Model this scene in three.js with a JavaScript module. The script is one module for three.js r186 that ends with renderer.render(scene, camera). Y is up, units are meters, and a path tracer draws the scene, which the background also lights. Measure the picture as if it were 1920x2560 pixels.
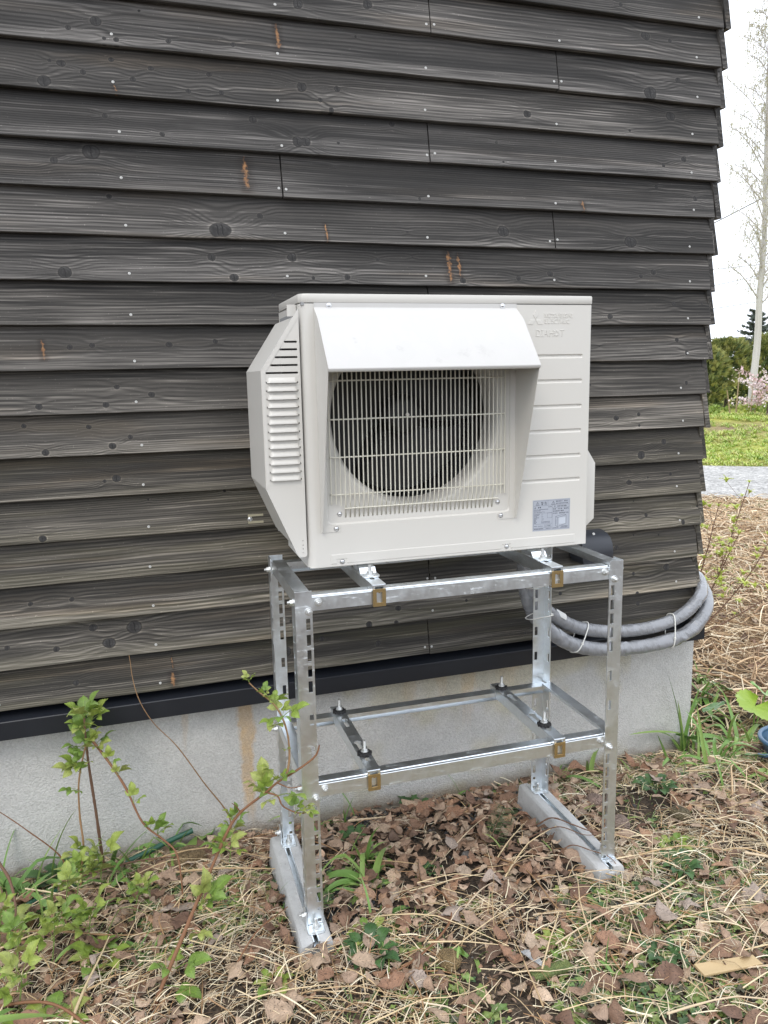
import * as THREE from 'three';
import { mergeGeometries, toCreasedNormals } from 'three/addons/utils/BufferGeometryUtils.js';
import { RoundedBoxGeometry } from 'three/addons/geometries/RoundedBoxGeometry.js';
import { TextGeometry } from 'three/addons/geometries/TextGeometry.js';
import { FontLoader } from 'three/addons/loaders/FontLoader.js';

// ---------------------------------------------------------------- camera, sky, sun, exposure
const scene = new THREE.Scene();
const rad = THREE.MathUtils.degToRad;
const camera = new THREE.PerspectiveCamera(66.07, 3 / 4, 0.05, 600);
camera.rotation.order = 'YXZ';
camera.position.set(-0.4323, 1.5157, 2.4224);
camera.rotation.set(rad(-9.923), rad(-17.7226), rad(-1.185));

const renderer = new THREE.WebGLRenderer({ antialias: true });
renderer.setSize(768, 1024);
renderer.toneMapping = THREE.LinearToneMapping;
renderer.toneMappingExposure = 1.2;
renderer.shadowMap.enabled = true;

// small seeded noise kit
function rng(seed) { let s = seed | 0; return () => { s = (s + 0x6d2b79f5) | 0; let t = Math.imul(s ^ (s >>> 15), 1 | s); t = (t + Math.imul(t ^ (t >>> 7), 61 | t)) ^ t; return ((t ^ (t >>> 14)) >>> 0) / 4294967296; }; }
const HT = new Float32Array(65536); { const r = rng(77); for (let i = 0; i < 65536; i++) HT[i] = r(); }
const hash2 = (x, y) => HT[((x * 73 + y * 4099) ^ (y * 31 + (x << 3))) & 65535];
function vn(x, y) { const xi = Math.floor(x), yi = Math.floor(y), fx = x - xi, fy = y - yi, u = fx * fx * (3 - 2 * fx), v = fy * fy * (3 - 2 * fy);
  const a = hash2(xi, yi), b = hash2(xi + 1, yi), c = hash2(xi, yi + 1), d = hash2(xi + 1, yi + 1); return a + (b - a) * u + (c - a) * v + (a - b - c + d) * u * v; }
const fbm = (x, y, n = 4) => { let s = 0, a = 0.5, t = 0; for (let i = 0; i < n; i++) { s += a * vn(x, y); t += a; a *= 0.5; x = x * 2.03 + 17.3; y = y * 2.03 + 5.7; } return s / t; };
const clamp = (v, a = 0, b = 1) => Math.min(b, Math.max(a, v)), lerp = (a, b, t) => a + (b - a) * t, sst = (a, b, v) => { const t = clamp((v - a) / (b - a)); return t * t * (3 - 2 * t); };
const V = (x, y, z) => new THREE.Vector3(x, y, z);

// overcast sky: air and a thin even cloud layer, a little brighter overhead
{
  const w = 512, h = 256, d = new Float32Array(w * h * 4);
  for (let j = 0; j < h; j++) for (let i = 0; i < w; i++) {
    const el = ((j + 0.5) / h - 0.5) * Math.PI, s = Math.max(0, Math.sin(el)), az = (i / w) * Math.PI * 2;
    const n = fbm(Math.cos(az) * Math.cos(el) * 2.2 + 30, Math.sin(az) * Math.cos(el) * 2.2 + s * 1.5 + 40, 4);
    const L = SKY_GAIN() * (0.86 + 0.24 * s) * (0.93 + 0.14 * n), k = (j * w + i) * 4;
    d[k] = L * 0.94; d[k + 1] = L * 0.99; d[k + 2] = L * 1.08; d[k + 3] = 1;
  }
  const t = new THREE.DataTexture(d, w, h, THREE.RGBAFormat, THREE.FloatType);
  t.mapping = THREE.EquirectangularReflectionMapping; t.magFilter = t.minFilter = THREE.LinearFilter; t.needsUpdate = true;
  scene.background = t; scene.environment = t;
}
function SKY_GAIN() { return 1.55; }
const sun = new THREE.DirectionalLight(0xfff4e6, 0.9);
sun.position.set(-3.2, 7.5, 5.0); sun.target.position.set(0.4, 0.5, 0); sun.castShadow = true; sun.shadow.radius = 40; sun.shadow.mapSize.set(2048, 2048);
Object.assign(sun.shadow.camera, { left: -8, right: 8, top: 8, bottom: -8, near: 0.5, far: 40 });
scene.add(sun, sun.target);

// ---------------------------------------------------------------- helpers
const used = new Map();
function numbered(n) { const k = used.get(n) || 0; used.set(n, k + 1); return k ? n + '_' + String(k).padStart(3, '0') : n; }
function shadows(o) { o.castShadow = true; o.receiveShadow = true; return o; }
function thing(name, label, category, group, pos = [0, 0, 0], turn = 0) {
  const o = new THREE.Group(); o.name = numbered(name); o.position.set(...pos); o.rotation.y = turn; o.userData = { label, category }; if (group) o.userData.group = group; scene.add(o); return o;
}
function one(name, geo, mat, label, category, group) { const m = shadows(new THREE.Mesh(geo, mat)); m.name = numbered(name); m.userData = { label, category }; if (group) m.userData.group = group; scene.add(m); return m; }
function part(name, geo, mat, parent, off) { if (off) geo.translate(-off.x, -off.y, -off.z); const m = shadows(new THREE.Mesh(geo, mat)); m.name = name; parent.add(m); return m; }
function setting(name, geo, mat, kind = 'structure') { const m = shadows(new THREE.Mesh(geo, mat)); m.name = numbered(name); m.userData = { kind }; scene.add(m); return m; }
const plain = (g) => { const o = g.index ? g.toNonIndexed() : g; for (const k of Object.keys(o.attributes)) if (!['position', 'normal', 'uv'].includes(k)) o.deleteAttribute(k); if (!o.attributes.uv) o.setAttribute('uv', new THREE.BufferAttribute(new Float32Array(o.attributes.position.count * 2), 2)); return o; };
const merge = (list) => mergeGeometries(list.map(plain));
function box(x0, x1, y0, y1, z0, z1, r = 0) { const g = r ? new RoundedBoxGeometry(x1 - x0, y1 - y0, z1 - z0, 1, r) : new THREE.BoxGeometry(x1 - x0, y1 - y0, z1 - z0); g.translate((x0 + x1) / 2, (y0 + y1) / 2, (z0 + z1) / 2); return g; }
function poly(pts) { const s = new THREE.Shape(); pts.forEach(([x, y], i) => (i ? s.lineTo(x, y) : s.moveTo(x, y))); s.closePath(); return s; }
function rrPath(x0, x1, y0, y1, r, P = THREE.Path) { const s = new P(); s.moveTo(x0 + r, y0); s.lineTo(x1 - r, y0); s.absarc(x1 - r, y0 + r, r, -Math.PI / 2, 0); s.lineTo(x1, y1 - r); s.absarc(x1 - r, y1 - r, r, 0, Math.PI / 2); s.lineTo(x0 + r, y1); s.absarc(x0 + r, y1 - r, r, Math.PI / 2, Math.PI); s.lineTo(x0, y0 + r); s.absarc(x0 + r, y0 + r, r, Math.PI, Math.PI * 1.5); return s; }
function extr(shape, depth, bevel = 0, curve = 8) { return new THREE.ExtrudeGeometry(shape, { depth, bevelEnabled: bevel > 0, bevelSize: bevel, bevelThickness: bevel, bevelOffset: -bevel, bevelSegments: 2, curveSegments: curve }); }
function tube(pts, r, seg = 24, sides = 8, closed = false) { return new THREE.TubeGeometry(new THREE.CatmullRomCurve3(pts.map((p) => V(...p)), closed, 'centripetal'), seg, r, sides, closed); }
// a tube that tapers from r0 to r1
function taper(pts, r0, r1, seg = 16, sides = 6, lump = 0, pw = 1) {
  const c = new THREE.CatmullRomCurve3(pts.map((p) => (p.isVector3 ? p : V(...p))), false, 'centripetal'), g = new THREE.TubeGeometry(c, seg, 1, sides, false), pa = g.attributes.position, n = sides + 1;
  for (let i = 0; i <= seg; i++) { const q = c.getPointAt(i / seg), r = lerp(r0, r1, Math.pow(i / seg, pw)) * (1 + lump * (vn(i * 0.9, r0 * 9000) - 0.5)); for (let j = 0; j < n; j++) { const k = i * n + j; pa.setXYZ(k, q.x + (pa.getX(k) - q.x) * r, q.y + (pa.getY(k) - q.y) * r, q.z + (pa.getZ(k) - q.z) * r); } }
  return g;
}
function data(w, h, fill, srgb, wrap = THREE.RepeatWrapping) { const d = new Uint8Array(w * h * 4), c = [0, 0, 0]; for (let j = 0; j < h; j++) for (let i = 0; i < w; i++) { fill(i, j, c); const k = (j * w + i) * 4; d[k] = clamp(c[0]) * 255; d[k + 1] = clamp(c[1]) * 255; d[k + 2] = clamp(c[2]) * 255; d[k + 3] = 255; }
  const t = new THREE.DataTexture(d, w, h, THREE.RGBAFormat); t.magFilter = THREE.LinearFilter; t.minFilter = THREE.LinearMipmapLinearFilter; t.generateMipmaps = true; t.wrapS = t.wrapT = wrap; if (srgb) t.colorSpace = THREE.SRGBColorSpace; t.needsUpdate = true; return t; }
const s8 = (v) => (v <= 0.0031308 ? 12.92 * v : 1.055 * Math.pow(v, 1 / 2.4) - 0.055);   // linear to sRGB for colour maps
const lin = (r, g, b) => new THREE.Color().setRGB(r, g, b);
const std = (o) => new THREE.MeshStandardMaterial(o), phy = (o) => new THREE.MeshPhysicalMaterial(o);
// prisms: a (z, y) section run along x, an (x, y) section along z, an (x, z) plan raised along y
function prismX(zy, x0, x1, bevel = 0) { const g = extr(poly(zy.map(([z, y]) => [-z, y])), x1 - x0 - 2 * bevel, bevel); g.rotateY(Math.PI / 2); g.translate(x0 + bevel, 0, 0); return g; }
function prismZ(xy, z0, z1, bevel = 0) { const g = extr(Array.isArray(xy) ? poly(xy) : xy, z1 - z0 - 2 * bevel, bevel); g.translate(0, 0, z0 + bevel); return g; }
function prismY(xz, y0, y1, bevel = 0, curve = 8) { const g = extr(Array.isArray(xz) ? poly(xz.map(([x, z]) => [x, -z])) : xz, y1 - y0 - 2 * bevel, bevel, curve); g.rotateX(-Math.PI / 2); g.translate(0, y0 + bevel, 0); return g; }
const circlePath = (x, y, r, n = 72) => { const p = new THREE.Path(); for (let i = 0; i <= n; i++) { const t = -i / n * Math.PI * 2; i ? p.lineTo(x + Math.cos(t) * r, y + Math.sin(t) * r) : p.moveTo(x + r, y); } return p; };
// ---------------------------------------------------------------- the house: weathered lap siding over a rendered footing
const ROW0 = 2.4069, PITCH = 0.12301, BH = 0.15, XR = 1.597;
const KNOTS = [[0.114,-1,0.31,2],[0.326,-1,0.5,2],[-0.44,0,0.49,2],[-0.512,0,0.29,1],[-0.392,0,0.14,1],[-0.253,0,0.22,1],[-0.076,0,0.29,1],[-0.536,1,0.57,1.5],[-0.408,1,0.75,1],[-0.583,1,0.16,2.2],[-0.483,1,0.43,1],[-0.305,1,0.64,1],[-0.146,1,0.63,1],[0.119,1,0.54,2],[0.227,1,0.57,1.3],[0.173,1,0.28,1],[0.204,1,0.07,1.2],[-0.208,1,0.22,1],[-0.116,1,0.25,1],[-0.355,1,0.37,1],[-0.435,2,0.56,1],[-0.286,2,0.24,1],[-0.028,2,0.72,1.6],[0.099,2,0.29,2.2],[-0.576,3,0.55,1.3],[-0.479,3,0.79,3.2],[-0.133,4,0.21,3.4],[-0.44,4,0.86,1],[-0.02,4,0.56,1.2],[-0.168,5,0.58,1.6],[-0.572,5,0.17,2.4],[-0.107,5,0.13,1.8],[0.072,5,0.62,2],[0.24,5,0.18,1.3],[-0.305,7,0.55,1.2],[-0.518,7,0.55,1],[-0.171,7,0.62,1],[1.188,-2,0.27,1],[1.29,-1,0.6,2.2],[1.386,-1,0.55,1],[1.426,0,0.59,1.4],[1.309,0,0.17,3.4],[1.404,1,0.65,2.4],[1.464,2,0.54,1.6],[1.376,2,0.33,1],[1.517,3,0.52,1.3],[1.359,3,0.77,1],[1.254,4,0.26,3.2],[1.355,5,0.47,1.4],[1.303,5,0.36,1],[1.18,6,0.23,1.4],[1.448,6,0.6,1.3],[1.467,7,0.57,1.2],[1.504,7,0.21,1.2],[1.514,8,0.34,1],[1.22,9,0.35,1.4],[1.315,9,0.44,1],[-0.517,7,0.55,1],[-0.459,8,0.59,1],[-0.364,8,0.4,1.2],[-0.671,8,0.2,1.3],[-0.493,8,0.2,1.2],[-0.665,9,0.12,1.4],[-0.484,9,0.21,1.4],[-0.432,9,0.4,1],[-0.717,9,0.73,1],[-0.544,9,0.66,1],[-0.48,10,0.42,1.6],[-0.695,11,0.11,1.5],[-0.462,14,0.68,3],[-0.537,14,0.36,2.6],[-0.581,14,0.76,1.6],[-0.687,14,0.37,1.3],[-0.819,14,0.53,1],[-0.641,15,0.45,1.3],[-0.745,13,0.54,1],[-0.632,13,0.55,1],[1.329,10,0.24,2.2],[1.43,10,0.59,1.5],[1.284,11,0.45,1.5],[1.465,11,0.6,1],[1.233,12,0.37,1.4],[1.361,12,0.43,1],[1.521,12,0.14,1.3],[1.24,13,0.5,1.3],[1.321,14,0.62,1],[1.468,14,0.7,2],[1.344,15,0.67,1.2],[1.331,14,0.04,1],[1.007,14,0.29,1],[0.282,14,0.08,1.6],[0.122,15,0.77,1.3],[0.314,15,0.47,1.3],[0.388,14,0.41,1.3],[0.002,15,0.57,2.4],[0.377,14,0.05,1],[0.399,2,0.88,1.2],[0.774,4,0.41,3],[0.854,1,0.37,1.8],[0.124,2,0.3,2],[0.946,5,0.37,1.6],[0.627,5,0.15,1.4],[-0.147,4,0.21,3.2],[-0.577,7,0.51,1],[0.826,5,0.24,1.2]], STAINS = [[0.051,0,0.24,0.84,0.011],[-0.059,3,0.1,0.85,0.016],[0.582,5,0.09,0.88,0.014],[0.616,5,0.24,0.82,0.009],[-0.65,7,0.24,0.68,0.008],[-0.362,15,0.03,0.44,0.012],[1.061,3,0.03,0.28,0.009],[0.176,4,0.03,0.45,0.006],[-0.405,1,0.08,0.21,0.006],[-0.36,15,0.49,0.81,0.003]], JOINTS = [[0.523,-1],[0.963,0],[0.516,2],[0.049,3],[0.96,4],[0.511,6],[0.502,13],[0.498,15]];
const R_TOP = -5, R_BOT = 15, STUDS = [-1.769, -1.314, -0.859, -0.404, 0.051, 0.506, 0.961, 1.5], TX0 = -1.0, TXL = 2.6;
const woodMats = [];
{
  const W = 2048, RH = 128, PER = 11;
  for (let a = 0; a < 2; a++) {
    const H = RH * PER, col = new Uint8Array(W * H * 4), bmp = new Uint8Array(W * H * 4);
    for (let q = 0; q < PER; q++) {
      const row = R_TOP + a * PER + q, R = rng(900 + row * 13), s1 = R() * 90, s2 = R() * 90, F = 115 + R() * 60, tone = 0.66 + R() * 0.62, warm = R(), wide = R() * 0.8 + 0.5;
      const ks = KNOTS.filter((k) => k[1] === row).map((k) => [k[0], k[2] * PITCH, 0.0066 * Math.pow(k[3], 0.92)]);
      for (let k = 0; k < 3; k++) ks.push([TX0 + R() * TXL, 0.01 + R() * 0.13, 0.0028 + R() * 0.003]);
      const st = STAINS.filter((s) => s[1] === row);
      const base = Array.from({ length: W }, (_, i) => { const x = TX0 + (i / W) * TXL; return 0.02 * vn(x * 0.9 + s1, 3.1) + 0.007 * vn(x * 3.2 + s2, 7.7) + 0.0025 * vn(x * 11 + s1, 1.3); });
      for (let j = 0; j < RH; j++) {
        const v = (j + 0.5) / RH * BH;
        for (let i = 0; i < W; i++) {
          const x = TX0 + (i / W) * TXL;
          let g = v * wide + base[i] + 0.004 * vn(x * 5 + s2, v * 30), kd = 0, kr = 9, kb = 0, kx = 0;
          for (let k = 0; k < ks.length; k++) {
            const K = ks[k], dx = x - K[0]; if (dx > 0.16 || dx < -0.16) continue;
            const r = K[2], dv = v - K[1], inf = Math.exp(-(dx * dx) / (2 * r * r * 10) - (dv * dv) / (2 * r * r * 5));
            g += (dv > 0 ? 1 : -1) * (1 - Math.exp(-Math.abs(dv) / (r * 0.45))) * r * 1.35 * inf * wide;
            const rr = Math.hypot(dx / 1.12, dv) / (r * (0.84 + 0.34 * vn(dx / r * 0.9 + K[0] * 50, dv / r * 0.9 + 3)));
            if (rr < kr) { kr = rr; kx = dx / r; kb = dv / r; }
            kd = Math.max(kd, inf);
          }
          const ph = g * F + 1.6 * fbm(g * 14 + s2, x * 0.25, 2), t = ph - Math.floor(ph), ringW = 0.55 + 0.45 * vn(Math.floor(ph) * 3.7 + s1, 0.5);
          const late = sst(0.45, 0.9, t) * (1 - sst(0.93, 1, t)) * ringW * (0.35 + 0.75 * sst(0.3, 0.62, fbm(x * 1.7 + s2, v * 13 + s1 * 2, 3)));               // dark late-wood line of each ring
          const fib = vn(x * 42 + s1, v * 2300), fib2 = vn(x * 9 + s2, v * 620), bl = fbm(x * 2.1 + s1, v * 16 + s2, 3), streak = vn(x * 2.6 + s2, v * 260);
          let L = 0.06 * tone * (0.34 + 1.25 * bl) * (0.8 + 0.4 * fib2) * (0.84 + 0.32 * fib) * (0.7 + 0.6 * vn(g * 70 + s1, x * 0.35)) * (0.8 + 0.4 * vn(g * 190 + s2, x * 0.8));
          const sil = sst(0.47, 0.74, 0.5 * fbm(x * 1.3 + s2, v * 11 + s1, 4) + 0.3 * streak + 0.2 * vn(x * 6 + s1, g * 240) + 0.16 * sst(0.075, 0.01, v));   // silvered fibres, in streaks
          L = lerp(L * 0.8, L * 3.0 + 0.05, sil * (0.08 + 0.92 * fib2) * 0.85);
          L *= 1 - 0.64 * late; L *= 1 + 0.34 * (1 - late) * sst(0.0, 0.25, t) * (1 - sst(0.3, 0.6, t)) * ringW;
          const speck = vn(x * 210 + s2, v * 420 + s1); if (speck > 0.955) L *= 1.9;
          const wr = Math.min(1, Math.max(0, (row - 5) / 5)); let r = L * (1.02 + 0.03 * wr), gg = L * (0.965 - 0.02 * warm), b = L * (0.915 - 0.06 * warm - 0.07 * wr);
          const tan = sst(0.62, 0.8, fbm(x * 1.7 + s1 * 2, v * 22 + s2, 3)) * warm; r *= 1 + 0.26 * tan; gg *= 1 + 0.13 * tan; b *= 1 - 0.03 * tan;
          if (row >= 9) { const al = sst(0.42, 0.7, fbm(x * 1.6 + s2, v * 24 + s1, 3) + 0.3 * sst(0.045, 0.01, v) - 0.1) * Math.min(1, (row - 8) / 4); const f = al * (0.5 + 0.5 * fib2); r += 0.022 * f; gg += 0.02 * f; b += 0.006 * f; }
          let hgt = 0.5 + 0.28 * (late - 0.3) + 0.16 * (fib2 - 0.5) + 0.1 * (fib - 0.5);
          if (kr < 1.5) {
            const halo = sst(1.5, 1.05, kr) * (kr > 1 ? 1 : 0) * vn(kx + s1, kb + s2); r *= 1 + 0.7 * halo; gg *= 1 + 0.68 * halo; b *= 1 + 0.64 * halo;
            if (kr <= 1.03) { const rg = 0.7 + 0.3 * Math.sin(kr * 15 + vn(kx * 3, kb * 3) * 4), dk = (kr > 0.88 ? 0.01 : 0.016 + 0.036 * rg * vn(kx * 2.2 + s1, kb * 2.2 + kx)) * (0.7 + 0.6 * fib2); { const mx = sst(1.03, 0.8, kr); r = lerp(r * 0.5, dk * 1.05, mx); gg = lerp(gg * 0.5, dk, mx); b = lerp(b * 0.5, dk * 0.98, mx); } if (Math.abs(kx * 0.8 + kb * 0.25 - 0.1 * Math.sin(kb * 3)) < 0.07 && kr < 0.75) r = gg = b = 0.008; hgt = kr > 0.86 ? 0.3 : 0.52 + 0.1 * rg; }
          }
          for (let k = 0; k < st.length; k++) { const S = st[k], y0 = S[2] * PITCH, y1 = S[3] * PITCH, f = (v - y0) / (y1 - y0); if (f < -0.06 || f > 1.06) continue;
            const dx = (x - S[0] - 0.004 * (vn(v * 260, S[0] * 50) - 0.5) - (1 - f) * 0.004) / S[4], e = Math.abs(dx) * (0.7 + 0.9 * vn(v * 170 + S[0] * 31, 4)) + 0.9 * (fbm(x * 260, v * 150 + S[0] * 9, 3) - 0.4) + sst(0.8, 1.06, f) * 0.4 + sst(0.2, -0.06, f) * 0.8;
            const dd = sst(2.6, 0.6, Math.abs(dx) + 0.8 * vn(x * 90, v * 60)); r *= 1 - 0.35 * dd; gg *= 1 - 0.4 * dd; b *= 1 - 0.42 * dd;
            if (e < 0.7) { const m = sst(0.7, 0.1, e) * (0.35 + 0.65 * vn(x * 300, v * 240)), pale = vn(x * 140 + 3, v * 120); r = lerp(r, 0.26 + 0.2 * pale, m); gg = lerp(gg, 0.115 + 0.13 * pale, m); b = lerp(b, 0.045 + 0.06 * pale, m); } }
          const k4 = ((q * RH + j) * W + i) * 4;
          col[k4] = s8(clamp(r)) * 255; col[k4 + 1] = s8(clamp(gg)) * 255; col[k4 + 2] = s8(clamp(b)) * 255; col[k4 + 3] = 255;
          bmp[k4] = bmp[k4 + 1] = bmp[k4 + 2] = clamp(hgt) * 255; bmp[k4 + 3] = 255;
        }
      }
    }
    const mk = (d, srgb) => { const t = new THREE.DataTexture(d, W, H, THREE.RGBAFormat); t.magFilter = THREE.LinearFilter; t.minFilter = THREE.LinearMipmapLinearFilter; t.generateMipmaps = true; t.wrapS = THREE.RepeatWrapping; if (srgb) t.colorSpace = THREE.SRGBColorSpace; t.needsUpdate = true; return t; };
    woodMats.push(std({ map: mk(col, true), bumpMap: mk(bmp, false), bumpScale: 0.0016, roughness: 0.78 }));
  }
}
console.log('wood done');

const house = thing('wooden_house', 'house clad in dark weathered lap boards above a grey rendered footing', 'house', null, [0, 0, 0]);
// a board: its section swept along its length, with a slightly uneven lip
function boardGeo(x0, x1, row, seed) {
  const R = rng(seed), n = Math.max(4, Math.round((x1 - x0) / 0.09)), ti = (R() - 0.5) * 0.003, lo = (R() - 0.5) * 0.003;
  const sec = [[0, 0.0018], [-0.0305, BH], [-0.0515, BH], [-0.0212, 0.0004], [-0.0022, 0]], pos = [], uv = [], idx = [], q = (row - R_TOP) % 11, nR = 11;
  const lipZ = (x) => ti + 0.006 * (vn(x * 2.3 + seed * 3, 9.2) - 0.5), P = (k, i) => { const x = lerp(x0, x1, i / n), [z, y] = sec[k % 5], lip = y < 0.01 ? 1 : 0; return [x, y + lo * lip + lip * 0.004 * (fbm(x * 4 + seed, 1.7, 3) - 0.5), z + lip * (ti + 0.006 * (vn(x * 2.3 + seed * 3, 9.2) - 0.5))]; };
  for (let k = 0; k < 5; k++) { const b = pos.length / 3; for (let i = 0; i <= n; i++) for (const e of [k, k + 1]) { const p = P(e, i); pos.push(...p); const vv = k === 0 ? (e === 0 ? 0.012 : 0.995) : (e === k ? 0.02 : 0.12); uv.push((p[0] - TX0) / TXL, (q + clamp(vv, 0.02, 0.98)) / nR); } for (let i = 0; i < n; i++) { const a = b + i * 2; idx.push(a, a + 2, a + 1, a + 1, a + 2, a + 3); } }
  for (const i of [0, n]) { const b = pos.length / 3; for (let k = 0; k < 5; k++) { const p = P(k, i); pos.push(...p); uv.push((x0 * 1.7 + p[2] * 6) / TXL, (q + 0.1 + p[1] * 4) / nR); } for (let k = 1; k < 4; k++) i ? idx.push(b, b + k, b + k + 1) : idx.push(b, b + k + 1, b + k); }
  const g = new THREE.BufferGeometry(); g.setAttribute('position', new THREE.Float32BufferAttribute(pos, 3)); g.setAttribute('uv', new THREE.Float32BufferAttribute(uv, 2)); g.setIndex(idx); g.computeVertexNormals(); g.lipZ = lipZ; return g;
}
const screwGeo = new THREE.LatheGeometry([V(0.0, 0.0002, 0), V(0.0013, 0.0002, 0), V(0.0016, 0.0013, 0), V(0.0034, 0.0012, 0), V(0.0042, 0, 0)], 10).rotateX(Math.PI / 2);
const screwMat = std({ color: lin(0.5, 0.5, 0.48), metalness: 0.35, roughness: 0.42 });
for (let row = R_TOP; row <= R_BOT; row++) {
  const y = ROW0 - row * PITCH, cuts = [-2.3, ...JOINTS.filter((j) => j[1] === row).map((j) => j[0]), XR + (row % 2 ? -0.004 : 0.002) + ((row * 7) % 5) * 0.0012], mat = woodMats[Math.floor((row - R_TOP) / 11)];
  for (let c = 0; c < cuts.length - 1; c++) {
    const gap = 0.0016, x0 = cuts[c] + (c ? gap : 0), x1 = cuts[c + 1] - (c < cuts.length - 2 ? gap : 0);
    const bg = boardGeo(x0, x1, row, 40 + row * 7 + c), b = part('cladding_board', bg, mat, house); b.position.set(0, y, (c % 2) * 0.0012);
    const at = STUDS.filter((s) => s > x0 + 0.02 && s < x1 - 0.02).concat(c ? [x0 + 0.012] : [], c < cuts.length - 2 ? [x1 - 0.012] : []);
    for (const s of at) { const j = hash2(Math.round(s * 100), row + 50), j2 = hash2(row + 9, Math.round(s * 70)), sc = part('screw', screwGeo, screwMat, b), yy = 0.02 + j * 0.012, sx = s + (s > 1.4 ? j2 * 0.02 - 0.012 : (j2 - 0.5) * 0.012); sc.position.set(sx, yy, lerp(bg.lipZ(sx), -0.0305, yy / BH) + 0.0006); sc.rotation.set(-0.16, 0, j * 6); }
  }
  // the boards of the side wall, whose ends close the corner
  const sb = boardGeo(0, 3.0, row, 700 + row * 3); sb.rotateY(Math.PI / 2); const m = part('cladding_board', sb, mat, house);
  m.position.set(XR + 0.0325 + (row % 2) * 0.004, y - 0.004 + hash2(row, 3) * 0.008, -0.012 - (row % 3) * 0.004); m.scale.x = 1;
}
part('wall_core', box(-2.25, 1.583, 0.5, 3.22, -3.0, -0.053), std({ color: lin(0.02, 0.02, 0.02), roughness: 0.9 }), house);
part('roof', box(-2.4, 1.68, 3.2, 3.3, -3.1, 0.03), std({ color: lin(0.05, 0.05, 0.055), roughness: 0.6 }), house);
// metal base flashing: front leaf, sloped cover and drip hem
{
  const prof = [[0.014, 0.478], [0.014, 0.532], [0.012, 0.5345], [-0.052, 0.549], [-0.052, 0.546], [0.0105, 0.5315], [0.0118, 0.53], [0.0118, 0.48], [-0.02, 0.48], [-0.02, 0.478]];
  const mat = std({ color: lin(0.011, 0.013, 0.018), roughness: 0.5, roughnessMap: data(256, 256, (i, j, c) => { const v = 0.7 + 0.3 * fbm(i / 12, j / 12, 3); c[0] = c[1] = c[2] = v; }) });
  for (const [x0, x1] of [[-2.3, 0.0405], [0.0412, 1.632]]) part('base_flashing', prismX(prof, x0, x1), mat, house);
  const gs = box(1.6, 1.634, 0.478, 0.534, -3.0, 0.0); part('base_flashing', gs, mat, house);
}
// rendered footing: sprayed grain, rust runs below the flashing seam
{
  const W = 2048, H = 400, X0 = -1.3, XL = 2.95;
  const runs = [[-0.168, 0.026, 0.46, 0.07, 1.0], [-0.365, 0.012, 0.46, 0.36, 0.35], [0.62, 0.03, 0.47, 0.3, 0.4], [0.93, 0.022, 0.47, 0.28, 0.55], [0.52, 0.02, 0.47, 0.36, 0.3], [0.78, 0.05, 0.47, 0.4, 0.35], [0.4, 0.03, 0.47, 0.33, 0.3]];
  const grain = new Float32Array(W * H);
  const map = data(W, H, (i, j, c) => {
    const x = X0 + (i + 0.5) / W * XL, y = (j + 0.5) / H * 0.56 - 0.08, g = fbm(x * 330, y * 330, 2), big = fbm(x * 5 + 4, y * 5, 4), mid = fbm(x * 28, y * 28, 3); grain[j * W + i] = g;
    let L = 0.5 * (0.86 + 0.28 * big) * (0.93 + 0.14 * mid) * (0.78 + 0.44 * g), r = L, gg = L * 0.995, b = L * 0.96;
    for (const [rx, w, y1, y0, a] of runs) { const dx = (x - rx - 0.012 * (vn(y * 20, rx * 30) - 0.5)) / (w * (0.7 + 0.4 * sst(y0, y1, y) + 0.3 * vn(y * 14 + 3, rx * 11))); if (Math.abs(dx) > 1.6 || y > y1 + 0.03) continue; const m = a * sst(1.1, 0.45, Math.abs(dx) + 0.5 * (fbm(x * 130, y * 60, 2) - 0.5)) * sst(y0 - 0.08, y0 + 0.08, y + 0.06 * (vn(x * 200, 2) - 0.5)) * (0.6 + 0.5 * mid); r = lerp(r, L * 1.04, m); gg = lerp(gg, L * 0.76, m); b = lerp(b, L * 0.46, m); }
    if (x > 0.15 && x < 1.3) { const m = 0.55 * sst(0.3, 0.7, fbm(x * 9, y * 7 + 2, 3) + 0.35 * sst(0.25, 0.47, y) - 0.2); r *= 1 - 0.1 * m; gg *= 1 - 0.17 * m; b *= 1 - 0.42 * m; }
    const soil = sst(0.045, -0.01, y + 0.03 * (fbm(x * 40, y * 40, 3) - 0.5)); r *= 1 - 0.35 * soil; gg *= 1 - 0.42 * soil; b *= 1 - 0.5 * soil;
    c[0] = s8(clamp(r)); c[1] = s8(clamp(gg)); c[2] = s8(clamp(b));
  }, true);
  const bump = data(W, H, (i, j, c) => { c[0] = c[1] = c[2] = grain[j * W + i]; });
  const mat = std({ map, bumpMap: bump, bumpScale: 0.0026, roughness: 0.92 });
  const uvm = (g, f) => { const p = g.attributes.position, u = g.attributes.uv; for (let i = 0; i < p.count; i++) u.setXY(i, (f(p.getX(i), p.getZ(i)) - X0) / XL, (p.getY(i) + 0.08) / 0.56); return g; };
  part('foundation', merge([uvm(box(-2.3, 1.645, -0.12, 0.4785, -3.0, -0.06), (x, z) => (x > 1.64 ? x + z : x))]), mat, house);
}
console.log('house done');
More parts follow.
